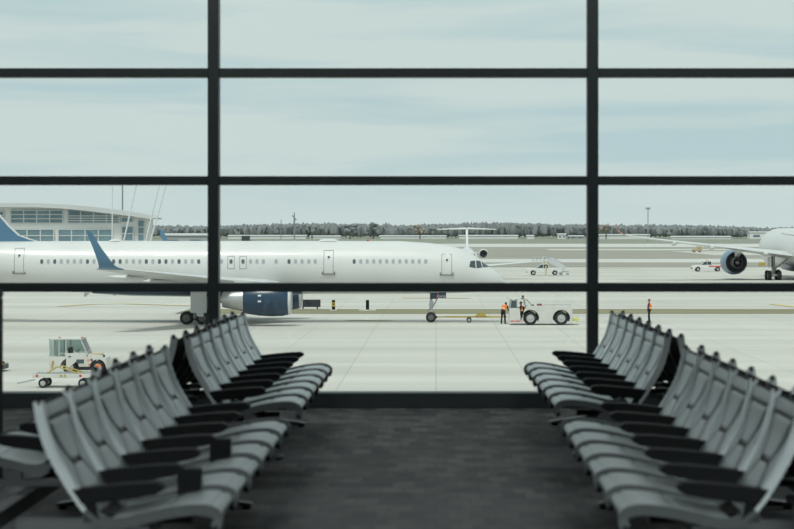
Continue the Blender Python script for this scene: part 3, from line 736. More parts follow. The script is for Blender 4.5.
# ---- towbar
tb = thing('towbar', 'yellow wheeled towbar between the nose gear and the tug', 'towbar', (gx(469, D1-.5), TD+1.5, T))
tb.location = ((469-CX)/SCL, D1, T)
def bx_(px): return (px-469)/SCL
bm = N(); rod(bm, (bx_(445.5), 0, .42), (bx_(507), 0, .42), .06); rod(bm, (bx_(436), 0, .40), (bx_(447), 0, .42), .045); obj('bar', bm, YELLOW, tb)
bm = N(); prism(bm, [(bx_(474), .45), (bx_(478), .62), (bx_(484), .70), (bx_(487), .45)], -.25, .25); rod(bm, (bx_(477), -.2, .6), (bx_(483), -.2, .85), .03); rod(bm, (bx_(483), -.2, .85), (bx_(486), -.2, .5), .03); obj('jack_frame', bm, YELLOW, tb)
bm = N(); b2(bm, bx_(434.5), bx_(437), -.22, .22, .3, .5); obj('tow_head', bm, DARKM, tb)
bm = N(); rod(bm, (0, -.4, .2), (0, .4, .2), .04); rod(bm, (0, -.3, .2), (.15, -.3, .42), .035); rod(bm, (0, .3, .2), (.15, .3, .42), .035); ax = obj('axle', bm, DARKM, tb)
for dy in (-.42, .42): wheel_parts(ax, (0, dy, .19), .19, .14)

# ---- pickups
def pickup(label, px, d, sc=1.0, rz=0, extras=None):
    r = thing('pickup_truck', label, 'truck', (gx(px, d), d, T), rz, None)
    L = 5.4
    b_ = [(-2.7, .45), (-2.7, .85), (-2.62, 1.02), (-1.35, 1.12), (-.70, 1.72), (-.35, 1.80), (.55, 1.80), (.72, 1.15), (2.7, 1.15), (2.7, .45)] + arcp(1.65, .38, .45, 10, 170) + arcp(-1.72, .38, .45, 10, 170)
    bm = N(); prism(bm, b_, -.95, .95); bd = obj('body', bm, mat('pickup_white', (.70, .70, .69), .4), r, bevel=.03)
    bm = N()
    for yy in (-.96, .96):
        prism(bm, [(-1.15, 1.15), (-.62, 1.66), (-.2, 1.70), (-.2, 1.15)], yy-.01, yy+.01); prism(bm, [(-.12, 1.15), (-.12, 1.70), (.48, 1.70), (.60, 1.15)], yy-.01, yy+.01)
    obj('side_window', bm, CABGL, bd)
    bm = N(); box(bm, (-1.04, 0, 1.43), (.85, 1.6, .03), 0, -.75+.0); obj('windshield', bm, CABGL, bd)
    bm = N(); b2(bm, -2.75, -2.66, -.9, .9, .42, .62); b2(bm, 2.66, 2.75, -.9, .9, .42, .6); obj('bumper', bm, DARKM, bd)
    for cx in (-1.72, 1.65):
        for sd in (-1, 1): wheel_parts(r, (cx, sd*.82, .37), .37, .24)
    return r, bd
D2 = gd(271.4)
r, bd = pickup('white pickup with a red side stripe on the far apron left of the jet engine', 707.5, D2)
bm = N(); b2(bm, .1, 2.6, -.965, -.94, .78, .98); obj('side_stripe', bm, RED, bd)
bm = N(); b2(bm, -.2, .1, -.5, .5, 1.8, 1.92); obj('light_bar', bm, mat('amber', (.7, .3, .05), .4), bd)
bm = N(); b2(bm, -2.78, -2.7, -.85, -.5, .6, .75); obj('headlight', bm, mat('amber', (.7, .3, .05), .4), bd)
D3 = gd(275.2)
st = thing('stair_truck', 'white pickup carrying passenger boarding stairs beyond the airliner nose', 'truck', (gx(541, D3), D3, T))
r, bd = pickup('x', 541, D3)
for ch in list(r.children): ch.parent = st; ch.location.x += .5
bpy.data.objects.remove(r)
s3 = F/D3
def s3p(px, py): return ((px-541)/s3, (275.2-py)/s3)
bm = N(); prism(bm, [s3p(547.5, 262.2), s3p(549, 260.6), s3p(552, 261), s3p(564.5, 268.3), s3p(563.5, 270.2), s3p(549, 263.6)], -.7, .7); 
for yy in (-.78, .70): prism(bm, [s3p(547.5, 258.2), s3p(552, 257.2), s3p(566.5, 267.0), s3p(564, 270.2), s3p(549, 263.2)], yy, yy+.06)
obj('stairway', bm, mat('stair_grey', (.55, .57, .58), .5), st)
bm = N()
P = [s3p(532, 260.3), s3p(551, 260.3), s3p(551, 261.6), s3p(532, 261.6)]
prism(bm, P, -.75, .75); obj('landing', bm, mat('stair_grey', (.55, .57, .58), .5), st)
bm = N()
for yy in (-.75, .75):
    for px in (533, 536.8, 540.6, 544.4, 548.2, 551):
        a_ = s3p(px, 260.5); rod(bm, (a_[0], yy, a_[1]), (a_[0], yy, a_[1]+.62), .035)
    for dz in (.32, .62):
        a_ = s3p(533, 260.5); b_ = s3p(551, 260.5); c_ = s3p(565, 268.5)
        rod(bm, (a_[0], yy, a_[1]+dz), (b_[0], yy, b_[1]+dz), .035); rod(bm, (b_[0], yy, b_[1]+dz), (c_[0], yy, c_[1]+dz), .03)
obj('handrail', bm, METAL, st)
bm = N()
for px in (545.5,): 
    a_ = s3p(px, 261.5); b2(bm, a_[0]-.13, a_[0]+.13, -.8, -.55, .9, a_[1]); b2(bm, a_[0]-.13, a_[0]+.13, .55, .8, .9, a_[1])
    rod(bm, (a_[0]-.02, -1.02, .05), (a_[0]+.02, -1.02, 1.5), .1)
obj('lift_post', bm, mat('post_yellow', (.60, .50, .25), .5), st)
bm = N(); a_ = s3p(559, 0)[0]; b_ = s3p(569, 0)[0]
b2(bm, a_-1.2, b_, -.5, .5, .5, .62); rod(bm, (a_+.3, -.5, .25), (a_+.3, .5, .25), .25); rod(bm, (b_-.2, -.5, .2), (b_-.2, .5, .2), .2); obj('stair_foot', bm, METAL, st)

# ---- baggage tractor with cab, facing right
BD = gd(373.5); BS = F/BD
tr = thing('baggage_tractor', 'small white baggage tractor with a glazed cab on the near apron', 'tractor', (gx(79, BD), BD, T))
def tq(px, py): return ((px-77)/BS, (373.5-py)/BS)
RX, FX, RR = tq(70, 0)[0], tq(98, 0)[0], .34
def arch2(cx, r, z=.34): return arcp(cx, z, r, 5, 175, 10)
bodyp = [tq(49.6, 370), tq(49.6, 356), tq(88, 356), tq(88.6, 353.4), tq(103, 354.6), tq(106.4, 357), tq(106.8, 369)] + arch2(FX, .40) + arch2(RX, .46)
bm = N(); prism(bm, bodyp, -.75, .75); bd = obj('body', bm, VWHITE, tr, bevel=.015)
bm = N(); b2(bm, RX-.1, FX+.1, -.5, .5, .2, .5); obj('chassis', bm, DARKM, tr)
for cx in (RX, FX):
    for sd in (-1, 1): wheel_parts(tr, (cx, sd*.62, RR), RR, .24)
bm = N()
def post(pa, pb, r=.028):
    for yy in (-.72, .72): rod(bm, (tq(*pa)[0], yy, tq(*pa)[1]), (tq(*pb)[0], yy, tq(*pb)[1]), r)
post((50, 356), (50, 338.6)); post((59.6, 356), (59.6, 338.6)); post((66.5, 356.5), (66.5, 338.6)); post((88, 354), (81, 338.6))
for yy in (-.72, .72):
    rod(bm, (tq(50, 0)[0], yy, tq(0, 356.2)[1]), (tq(88, 0)[0], yy, tq(0, 356.2)[1]), .03)
cf = obj('cab_frame', bm, mat('pale_grey_frame', (.50, .52, .52), .5), tr)
bm = N(); b2(bm, tq(49.2, 0)[0], tq(81.8, 0)[0], -.78, .78, tq(0, 339)[1], tq(0, 337.4)[1]); obj('roof', bm, VWHITE, cf, bevel=.02)
bm = N()
for px in (58, 80.5): b2(bm, tq(px, 0)[0], tq(px+2, 0)[0], -.5, -.3, tq(0, 337.4)[1], tq(0, 336.6)[1])
obj('roof_light', bm, RED, cf)
for P in ([(50.6, 355.6), (50.6, 339.2), (59, 339.2), (59, 355.6)], [(60.2, 352), (60.2, 339.2), (66, 339.2), (66, 352)], [(67.2, 352), (67.2, 339.2), (80.6, 339.2), (86.6, 352)]):
    for yy in (-.72, .72):
        bm = N(); prism(bm, [tq(*p) for p in P], yy-.006, yy+.006); obj('side_window', bm, CABCLEAR, cf)
bm = N(); prism(bm, [tq(88, 354), tq(81.2, 339), tq(80.9, 339), tq(87.6, 354)], -.7, .7); obj('windshield', bm, CABCLEAR, cf)
bm = N(); prism(bm, [tq(66.8, 369), tq(66.8, 352.2), tq(86.8, 352.2), tq(87.4, 364), tq(80, 364), tq(77.5, 360)], -.77, -.745); dr = obj('door', bm, VWHITE, tr)
bm = N(); b2(bm, tq(77, 0)[0], tq(84.5, 0)[0], -.785, -.77, tq(0, 362.5)[1], tq(0, 358.5)[1]); obj('door_vent', bm, CABGL, dr)
bm = N(); b2(bm, tq(69, 0)[0], tq(71.5, 0)[0], -.79, -.765, tq(0, 356.3)[1], tq(0, 355.3)[1]); obj('door_handle', bm, BLACK, dr)
bm = N(); b2(bm, tq(69, 0)[0], tq(75, 0)[0], -.35, .35, .55, .8); b2(bm, tq(67, 0)[0], tq(70, 0)[0], -.35, .35, .8, 1.3); obj('seat', bm, BLACK, tr, bevel=.03)
bm = N(); rod(bm, (tq(79, 0)[0], -.1, .8), (tq(76.5, 0)[0], -.1, 1.15), .02); lathe(bm, [(-.012, .17), (.012, .17)], (tq(76.5, 0)[0], -.1, 1.15), (-.55, 0, .85), 20); obj('steering_wheel', bm, BLACK, tr)
bm = N(); b2(bm, tq(88.5, 0)[0], tq(101, 0)[0], -.7, .3, tq(0, 354.6)[1], tq(0, 353.2)[1]); obj('hood_mat', bm, mat('hood_tan', (.50, .41, .22), .6), bd)
bm = N(); b2(bm, tq(88.5, 0)[0], tq(90.3, 0)[0], -.77, -.74, tq(0, 364.6)[1], tq(0, 362.8)[1]); b2(bm, tq(88, 0)[0], tq(89.6, 0)[0], -.77, -.74, tq(0, 360)[1], tq(0, 358.4)[1]); b2(bm, tq(96.5, 0)[0], tq(101, 0)[0], -.775, -.74, tq(0, 366)[1], tq(0, 363.5)[1]); obj('marker_light', bm, mat('lamp_orange', (.85, .22, .06), .4), bd)
bm = N(); rod(bm, (tq(92, 0)[0], -.78, tq(0, 359)[1]), (tq(92, 0)[0], -.74, tq(0, 359)[1]), .055); rod(bm, (tq(104, 0)[0], -.7, tq(0, 356.5)[1]), (tq(104, 0)[0], -.7, tq(0, 354)[1]), .06); obj('headlight', bm, DARKM, bd)
bm = N(); rod(bm, (tq(52.2, 0)[0], -.78, tq(0, 366)[1]), (tq(53.8, 0)[0], -.78, tq(0, 360)[1]), .035); rod(bm, (tq(53.8, 0)[0], -.78, tq(0, 366.5)[1]), (tq(55, 0)[0], -.78, tq(0, 369)[1]), .04); obj('hose', bm, YELLOW, bd)
# ---- low cart in front of the tractor
def cart(label, x, y, L, seed):
    c = thing('baggage_cart', label, 'cart', (x, y, T))
    bm = N(); b2(bm, -L/2, L/2, -.7, .7, .50, .60); b2(bm, -L/2, L/2, -.72, -.66, .46, .64); b2(bm, -L/2, L/2, .66, .72, .46, .64); dk = obj('deck', bm, VWHITE, c, bevel=.01)
    bm = N(); n = int(L/.16)
    for i in range(n): rod(bm, (-L/2+.1+i*(L-.2)/(n-1), -.62, .63), (-L/2+.1+i*(L-.2)/(n-1), .62, .63), .03, n=8)
    obj('rollers', bm, METAL, dk)
    for sx in (-1, 1):
        bm = N(); rod(bm, (sx*L*.33, -.55, .21), (sx*L*.33, .55, .21), .035); b2(bm, sx*L*.33-.04, sx*L*.33+.04, -.4, .4, .2, .52); a_ = obj('axle', bm, DARKM, c)
        for sd in (-1, 1): wheel_parts(a_, (sx*L*.33, sd*.56, .21), .21, .14)
    bm = N(); rod(bm, (-L/2, 0, .34), (-L/2-.75, 0, .18), .035); rod(bm, (-L/2-.75, -.12, .18), (-L/2-.75, .12, .18), .04); obj('towbar', bm, METAL, c)
    for x_, m in ((-L*.42, RED), (-.05, YELLOW), (L*.3, RED), (.12, YELLOW)):
        bm = N(); b2(bm, x_-.05, x_+.05, -.735, -.715, .50, .60); obj('reflector', bm, m, dk)
    bm = N(); rod(bm, (L*.3, -.5, .62), (-L*.1, -.5, .95), .03); rod(bm, (-L*.1, -.5, .95), (-L*.28, -.5, .62), .03); rod(bm, (L*.3, .5, .62), (-L*.1, .5, .95), .03); obj('guard_rail', bm, YELLOW, dk)
    return c
yc = gd(387); cart('low white roller cart with red and yellow reflectors in front of the tractor', gx(65, yc), yc, 2.7, 1)
t_ = thing('baggage_cart', 'cart end peeking in at the left edge beyond the black stand', 'cart', (gx(-22, gd(371)), gd(371), T))
bm = N(); b2(bm, -1.4, 1.35, -.7, .7, .3, .42); dk = obj('deck', bm, VWHITE, t_)
bm = N(); b2(bm, 1.0, 1.4, -.72, .72, .12, .34); rod(bm, (1.2, -.6, .5), (1.45, -.6, .45), .06); obj('bumper', bm, DARKM, dk)
bm = N(); b2(bm, 1.05, 1.2, -.75, -.6, .42, .62); b2(bm, 1.25, 1.38, -.74, -.62, .34, .5); obj('marker_light', bm, mat('amber', (.7, .3, .05), .4), dk)
for sx in (-1, 1):
    for sd in (-1, 1): wheel_parts(t_, (sx*.9, sd*.6, .2), .2, .14)

# ---- small airfield furniture
def sign(label, px0, px1, py0, py1, d, m, edge):
    z0 = T; X0, X1 = gx(px0, d), gx(px1, d); h = gz(py0, d)-T
    s = thing('taxiway_sign', label, 'sign', ((X0+X1)/2, d, T)); w = (X1-X0)/2
    bm = N(); b2(bm, -w, w, -.15, .15, .18, h); p = obj('panel', bm, m, s, bevel=.02)
    bm = N(); b2(bm, -w-.22, -w-.02, -.16, .16, .1, h); obj('end_post', bm, edge, s)
    bm = N()
    for sx in (-.7, .7): b2(bm, sx*w-.06, sx*w+.06, -.08, .08, 0, .2)
    obj('foot', bm, DARKM, s)
D4 = gd(309)
sign('low dark taxiway sign with a yellow end behind the jet engine', 300, 320.5, 299.6, 308, D4, mat('sign_black', (.025, .03, .04), .5), YELLOW)
for px, lab, m in ((333.5, 'short black and yellow marker post behind the airliner', YELLOW), (367.5, 'short black marker post on a pale base behind the airliner', BLACK)):
    d = gd(310.5); p = thing('marker_post', lab, 'post', (gx(px, d), d, T))
    bm = N(); b2(bm, -.14, .14, -.12, .12, .06, .92); q = obj('post', bm, BLACK, p, bevel=.02)
    if m is YELLOW:
        bm = N(); b2(bm, -.15, .15, -.13, .13, .35, .72); obj('band', bm, m, q)
        bm = N(); b2(bm, -.06, .06, -.14, .0, .5, .62); obj('mark', bm, BLACK, q)
    bm = N(); b2(bm, -.75 if m is BLACK else -.3, .75 if m is BLACK else .3, -.4, .4, 0, .07); obj('base', bm, CONCB, p)
d = gd(266.6); s = thing('taxiway_sign', 'small yellow taxiway sign between the engine and landing gear', 'sign', (gx(762, d), d, T))
bm = N(); b2(bm, -.65, .65, -.12, .12, .2, .85); obj('panel', bm, YELLOW, s, bevel=.02)
bm = N(); b2(bm, -.45, -.35, -.06, .06, 0, .22); b2(bm, .35, .45, -.06, .06, 0, .22); obj('foot', bm, DARKM, s)
d = gd(252.3); s = thing('loader', 'tan loader vehicle far off above the pickup with the red stripe', 'vehicle', (gx(697, d), d, T))
bm = N(); b2(bm, -1.5, 1.5, -.9, .9, .5, 1.0); b2(bm, .3, 1.4, -.8, .8, 1.0, 1.9); obj('body', bm, mat('loader_tan', (.42, .34, .20), .6), s, bevel=.05)
bm = N(); rod(bm, (.2, 0, 1.1), (-1.6, 0, .4), .12); rod(bm, (1.0, 0, 1.7), (-.4, 0, 1.9), .1); obj('boom', bm, YELLOW, s)
for sx in (-1, 1):
    for sd in (-1, 1): wheel_parts(s, (sx*.9, sd*.7, .4), .4, .3)
d = 760; s = thing('box_truck', 'dark truck on the far field just above the airliner roof', 'truck', (gx(245.5, d), d, T))
bm = N(); b2(bm, -1.3, 1.5, -1, 1, .6, 5.1); obj('box', bm, mat('truck_dark', (.05, .06, .065), .6), s, bevel=.1)
bm = N(); prism(bm, [(1.5, .6), (1.5, 4.0), (2.2, 3.9), (2.9, 2.6), (3.0, .6)], -1, 1); cb = obj('cab', bm, mat('truck_grey', (.25, .27, .28), .5), s, bevel=.08)
for sx in (-.8, 2.2):
    for sd in (-1, 1): wheel_parts(s, (sx, sd*.85, .5), .5, .3)

# ================================================================== PEOPLE (one continuous body each, clothes as children)
def capsule(bm, p0, p1, r0, r1, sx=1):
    p0, p1 = Vector(p0), Vector(p1); d, a_, b_ = frame_of(p1-p0); n = 12; L = (p1-p0).length
    pr = [(-r0*.98, .02*r0), (-r0*.7, r0*.71), (0, r0)] + [(L*i/4, r0+(r1-r0)*i/4) for i in (1, 2, 3)] + [(L, r1), (L+r1*.7, r1*.71), (L+r1*.98, .02*r1)]
    loft(bm, [[p0 + d*s + (a_*math.cos(2*PI*i/n) + b_*math.sin(2*PI*i/n))*r for i in range(n)] for s, r in pr])
def remeshed(name, bm, m, parent, vox):
    bmesh.ops.recalc_face_normals(bm, faces=bm.faces[:])
    me = bpy.data.meshes.new(name); bm.to_mesh(me); bm.free()
    tmp = bpy.data.objects.new('tmp', me); COL.objects.link(tmp)
    md = tmp.modifiers.new('r', 'REMESH'); md.mode = 'VOXEL'; md.voxel_size = vox; md.use_smooth_shade = True
    sm = tmp.modifiers.new('s', 'SMOOTH'); sm.factor = .4; sm.iterations = 3
    bpy.context.view_layer.update()
    out = bpy.data.meshes.new_from_object(tmp.evaluated_get(bpy.context.evaluated_depsgraph_get()))
    bpy.data.objects.remove(tmp); bpy.data.meshes.remove(me)
    out.name = name; out.materials.clear(); out.materials.append(m)
    return link(name, out, parent)
def person(label, loc, rz, J, shirt, trous=TROUS):
    """J: joints in local space, y forward: pel, chest, neck, head, and per side (l, r) hip, knee, ank, toe, sho, elb, wri"""
    r = thing('person', label, 'person', loc, rz)
    V = {k_: Vector(v) for k_, v in J.items()}
    bm = N()
    capsule(bm, V['pel'], V['chest'], .135, .15); capsule(bm, V['chest'], V['neck'], .13, .06); capsule(bm, V['neck'], V['head'], .055, .06)
    ball(bm, V['head'], .1, .82, .98, 1.2); hd = V['head']; fw = V.get('face', Vector((0, 1, 0))).normalized(); sd_ = fw.cross(Vector((0, 0, 1)))
    capsule(bm, hd+fw*.095+Vector((0, 0, .01)), hd+fw*.112+Vector((0, 0, -.02)), .012, .016)         # nose
    capsule(bm, hd+fw*.08+Vector((0, 0, -.075))-sd_*.02, hd+fw*.08+Vector((0, 0, -.075))+sd_*.02, .014, .014)  # lips
    for e in (-1, 1): capsule(bm, hd+sd_*e*.082+Vector((0, 0, .015)), hd+sd_*e*.086+Vector((0, 0, -.02)), .017, .013)
    for q in ('l', 'r'):
        capsule(bm, V['hip'+q], V['kne'+q], .078, .055); capsule(bm, V['kne'+q], V['ank'+q], .055, .038); capsule(bm, V['ank'+q], V['toe'+q], .036, .03)
        capsule(bm, V['chest'], V['sho'+q], .09, .055); capsule(bm, V['sho'+q], V['elb'+q], .052, .038); capsule(bm, V['elb'+q], V['wri'+q], .037, .026)
        d = (V['wri'+q]-V['elb'+q]).normalized(); f_ = fw - d*fw.dot(d); f_.normalize(); s_ = d.cross(f_).normalized()
        pal = V['wri'+q] + d*.085; capsule(bm, V['wri'+q], pal, .026, .024); 
        for k_, (o, l_) in enumerate(((-.03, .062), (-.010, .075), (.011, .07), (.031, .052))):
            b0 = pal + f_*o*-1; m_ = b0 + d*l_*.55 + s_*.006; e_ = m_ + d*l_*.42 + s_*.022*(1 if q == 'l' else -1)
            capsule(bm, b0, m_, .0095, .009); capsule(bm, m_, e_, .009, .008)
        capsule(bm, V['wri'+q]+d*.03+f_*.02, V['wri'+q]+d*.065+f_*.055, .012, .010); capsule(bm, V['wri'+q]+d*.065+f_*.055, V['wri'+q]+d*.095+f_*.06, .010, .009)
    body = remeshed('body', bm, SKIN, r, .0085)
    bm = N()
    capsule(bm, V['pel']+Vector((-.03, 0, .06)), V['pel']+Vector((.03, 0, .0)), .150, .150)
    for q in ('l', 'r'): capsule(bm, V['hip'+q], V['kne'+q], .098, .074); capsule(bm, V['kne'+q], V['ank'+q]+Vector((0, 0, .02)), .074, .062)
    remeshed('trousers', bm, trous, r, .014)
    bm = N(); up = (V['chest']-V['pel']).normalized()
    capsule(bm, V['pel']+up*.08, V['chest'], .15, .168); capsule(bm, V['chest'], V['neck']-up*.03, .15, .075)
    for q in ('l', 'r'): capsule(bm, V['chest'], V['sho'+q], .105, .072); capsule(bm, V['sho'+q], V['elb'+q], .068, .054); capsule(bm, V['elb'+q], V['elb'+q].lerp(V['wri'+q], .9), .052, .042)
    remeshed('shirt', bm, shirt, r, .014)
    bm = N(); capsule(bm, V['pel']+up*.06, V['chest'], .168, .183); capsule(bm, V['chest'], V['neck']-up*.05, .160, .085)
    for q in ('l', 'r'): capsule(bm, V['chest'], V['chest'].lerp(V['sho'+q], .8), .118, .088)
    ve = remeshed('safety_vest', bm, ORANGE, r, .014)
    ax_ = up; o_ = V['pel'].lerp(V['chest'], .45)
    bm = N(); lathe(bm, [(-.025, .172), (-.025, .188), (.025, .189), (.025, .172)], o_, ax_, 24, False); obj('reflective_band', bm, REFL, ve, smooth=True)
    bm = N(); ball(bm, hd+Vector((0, 0, .035))-fw*.012, .104, .87, 1.03, 1.1)
    bmesh.ops.bisect_plane(bm, geom=bm.verts[:]+bm.edges[:]+bm.faces[:], plane_co=hd+Vector((0, 0, .045)), plane_no=Vector((0, 0, 1))+fw*-.35, clear_inner=True)
    obj('hair', bm, mat('dark_hair', (.02, .016, .013), .7), r, smooth=True)
    bm = N()
    for e in (-1, 1): ball(bm, hd+fw*.088+sd_*e*.033+Vector((0, 0, .022)), .012)
    obj('eyes', bm, BLACK, r, smooth=True)
    for q in ('l', 'r'):
        bm = N(); t0, t1 = V['ank'+q], V['toe'+q]; dn = Vector((0, 0, -1)); capsule(bm, t0+Vector((0, 0, -.025))-(t1-t0)*.22, t1+Vector((0, 0, .0)), .050, .042); obj('shoe', bm, BLACK, r, smooth=True)
    return r
def stand(lean=0, step=.0, turn=0, armf=(0, 0)):
    c = lean
    J = dict(pel=(0, 0, .95), chest=(0, .30*c, 1.30-.05*c), neck=(0, .46*c, 1.50-.12*c), head=(0, .60*c+.02, 1.645-.2*c), face=(0, 1, -.5*c))
    for q, s in (('l', -1), ('r', 1)):
        st_ = step*s
        J['hip'+q] = (s*.09, 0, .90); J['kne'+q] = (s*.10, st_*.5+.03, .49); J['ank'+q] = (s*.10, st_, .085); J['toe'+q] = (s*.115, st_+.15, .042)
        J['sho'+q] = (s*.185, .42*c, 1.43-.12*c); f = armf[0 if q == 'l' else 1]
        J['elb'+q] = (s*.235, .42*c+.02+.10*f, 1.14-.12*c+.03*abs(f)); J['wri'+q] = (s*.235, .42*c+.06+.32*f, .90-.1*c+.18*abs(f))
    return J
PD = gd(323.3)
person('person in an orange vest standing at the tug front by the towbar', (gx(503.2, PD-1), PD-1.0, T), math.radians(-25), stand(.85, .12, 0, (.7, .5)), SHIRT)
PD2 = gd(322.3)
person('person in an orange vest standing alone on the apron at right', (gx(649.3, PD2), PD2, T), math.radians(75), stand(0, .05, 0, (.15, .1)), SHIRT)
J = dict(pel=(0, 0, .12), chest=(0, .04, .47), neck=(0, .06, .66), head=(0, .08, .80), face=(0, 1, 0))
for q, s in (('l', -1), ('r', 1)):
    J['hip'+q] = (s*.09, .03, .10); J['kne'+q] = (s*.12, .42, .12); J['ank'+q] = (s*.12, .46, -.29); J['toe'+q] = (s*.13, .60, -.34)
    J['sho'+q] = (s*.185, .05, .60); J['elb'+q] = (s*.23, .16, .36); J['wri'+q] = (s*.16, .40, .38)
person('driver in an orange vest seated in the pushback tug cab', (tug.location.x+tp(521.6, 0)[0], TD-.55, T+.80), PI/2, J, mat('work_shirt_navy', (.02, .025, .05), .9))

# ================================================================== FAR BUILDINGS, MASTS, WOODS
CD = 420.0; CS = F/CD
def cq(px, py): return (gx(px, CD), gz(py, CD)-T)
co = thing('concourse', 'pale concourse building with a curved roof and blue windows behind the tail', 'building', (0, CD, T))
roof_top = [(-60, 210), (-30, 204.8), (0, 203.2), (40, 203.2), (70, 204.6), (100, 207.6), (125, 210.6), (148, 214.2), (156.5, 218)]
bm = N(); P = [cq(*p) for p in roof_top]
prism(bm, P + [cq(154, 219.2), cq(135, 216.6), cq(100, 212.2), cq(70, 209), (cq(40, 207.4)), cq(0, 207.2), cq(-30, 209), cq(-60, 214.5)], -2.5, 9.5); obj('roof', bm, ROOFP, co)
wl = [cq(-60, 214), cq(-30, 208.7), cq(0, 207), cq(40, 207.2), cq(70, 208.7), cq(100, 211.9), cq(135, 216.2), cq(147, 218), (cq(147, 0)[0], 0), (cq(-60, 0)[0], 0)]
bm = N(); prism(bm, wl, 0, 9); wo = obj('wall', bm, CONCB, co)
def glaz(px0, px1, topf, py1, nx, ny):
    bm = N(); z1 = cq(0, py1)[1]
    n = 6
    tops = [(gx(px0+(px1-px0)*i/n, CD), cq(0, topf(px0+(px1-px0)*i/n))[1]) for i in range(n+1)]
    prism(bm, tops + [(tops[-1][0], z1), (tops[0][0], z1)], -.25, .3); g_ = obj('window_band', bm, BGLASS, wo)
    bm = N()
    for i in range(nx+1):
        px = px0+(px1-px0)*i/nx; x = gx(px, CD); b2(bm, x-.11, x+.11, -.38, -.2, z1, cq(0, topf(px))[1])
    z0 = min(cq(0, topf(px0))[1], cq(0, topf(px1))[1])
    for j in range(ny+1):
        z = z1+(z0-z1)*j/ny; b2(bm, gx(px0, CD), gx(px1, CD), -.36, -.2, z-.09, z+.09)
    obj('mullions', bm, mat('mullion_pale', (.55, .57, .57), .5), g_)
def rt(px): return 210.2 if px < 70 else 210.2+(px-70)*.115
glaz(11, 63, rt, 223, 4, 3); glaz(68, 119.5, rt, 223, 4, 3); glaz(-45, 4, lambda p: 211.5, 223, 4, 3)
glaz(14, 54, lambda p: 229.5, 248, 3, 3); glaz(58.5, 112, lambda p: 229.5, 248, 4, 3); glaz(121.5, 133, lambda p: 217.5+.0*p, 222, 1, 1); glaz(122, 133.5, lambda p: 226.5, 248, 1, 3); glaz(138, 144.5, lambda p: 220, 248, 1, 4); glaz(-45, 9, lambda p: 229.5, 248, 4, 3)
# leaning pale poles and lamp mast by the concourse
def pole(name, label, pa, pb, d, r, m, base_y=None, cat='pole', extra=None):
    X0, Z0 = gx(pa[0], d), gz(pa[1], d); X1, Z1 = gx(pb[0], d), gz(pb[1], d)
    k_ = (T-Z1)/(Z0-Z1); Xb = X1+(X0-X1)*k_
    o = thing(name, label, cat, (Xb, d, T))
    bm = N(); rod(bm, (0, 0, 0), (X0-Xb, 0, Z0-T), r*1.2, r, 8); obj('shaft', bm, m, o)
    bm = N(); b2(bm, -.4, .4, -.4, .4, 0, .3); obj('base', bm, CONCB, o)
    return o, X0-Xb, Z0-T
PALE = mat('pale_pole', (.62, .64, .64), .5)
DPOLE = mat('dark_pole', (.25, .29, .31), .6)
for pa, pb, lab in (((136.5, 184), (124, 240), 'pale slim leaning pole before the concourse, leftmost of the three'), ((159.5, 184), (146, 240), 'pale slim leaning pole before the concourse, middle of the three'), ((166.5, 184), (153, 232), 'pale slim leaning pole before the concourse, rightmost of the three')):
    pole('leaning_pole', lab, pa, pb, 330+(pa[0]-136)*.5, .11, PALE)
pole('flagpole', 'thin upright pale pole left of the dark mast before the concourse', (112.3, 183), (112.3, 223), 340, .085, PALE)
o, hx, hz = pole('light_mast', 'thin dark mast rising over the concourse roof', (122.5, 183), (122.5, 240), 480, .16, DPOLE)
bm = N(); b2(bm, -1.1, 1.1, -.2, .2, hz-6.6, hz-6.3); rod(bm, (0, 0, hz-6.9), (0, 0, hz-6.0), .3); obj('lamp_head', bm, DPOLE, o)
o, hx, hz = pole('light_mast', 'tall floodlight mast over the woods at the right', (648, 207.5), (648, 240), 1100, .22, DPOLE)
bm = N(); b2(bm, -1.1, 1.1, -.6, .6, hz-1.0, hz); obj('lamp_head', bm, DPOLE, o)
o, hx, hz = pole('radio_mast', 'dark antenna mast standing above the woods left of centre', (294.3, 212.5), (294.3, 240), 1500, .35, DPOLE)
bm = N(); rod(bm, (0, 0, hz-8), (0, 0, hz-4), .7, .55, 8); rod(bm, (-1.4, 0, hz-2), (1.4, 0, hz-5), .4, .4, 8); obj('antenna_cluster', bm, DPOLE, o)
pole('radio_mast', 'small thin mast left of the antenna mast above the woods', (281, 219.5), (281, 240), 1500, .25, DPOLE)
# low buildings at the edge of the field
def barn(label, px0, px1, py0, py1, d, m, win=False):
    X0, X1 = gx(px0, d), gx(px1, d); z1 = gz(py0, d)-T
    o = thing('low_building', label, 'building', ((X0+X1)/2, d, T)); w = (X1-X0)/2
    bm = N(); b2(bm, -w, w, 0, 16, 0, z1); wa = obj('wall', bm, m, o)
    bm = N(); prism(bm, [(-.6, z1), (8, z1+.9), (16.6, z1)], -w-.5, w+.5, 'yz'); obj('roof', bm, ROOFP, o)
    if win:
        n = max(2, int(w/6))
        for i in range(n):
            x = -w + (i+.5)*2*w/n; bm = N(); b2(bm, x-w/n*.5, x+w/n*.5, -.2, .1, z1*.3, z1*.65); obj('window', bm, BGLASS, wa)
FD = 1750
barn('long white low building along the wood edge in the centre', 459, 518, 236, 239, FD, BARN)
barn('white low building along the wood edge left of the T-tail', 380, 446, 236.3, 239, FD, BARN)
barn('short white building at the wood edge right of the T-tail', 527, 534, 236, 239, FD, BARN)
barn('white block building left of the right mullion at the wood edge', 558, 566, 234.5, 239, FD, BARN, True)
barn('low grey shed beside the white block at the wood edge', 569, 584, 236.4, 239, FD, BRICKY, True)
barn('long low white building at the wood edge behind the wing tip', 600, 650, 235.2, 239, FD-40, BARN)
barn('low white building at the wood edge left of the wide-body', 672, 731, 237, 239.5, FD-60, BARN)
barn('small white building at the wood edge beside the wide-body', 750, 776, 232.5, 238, FD, BARN, True)
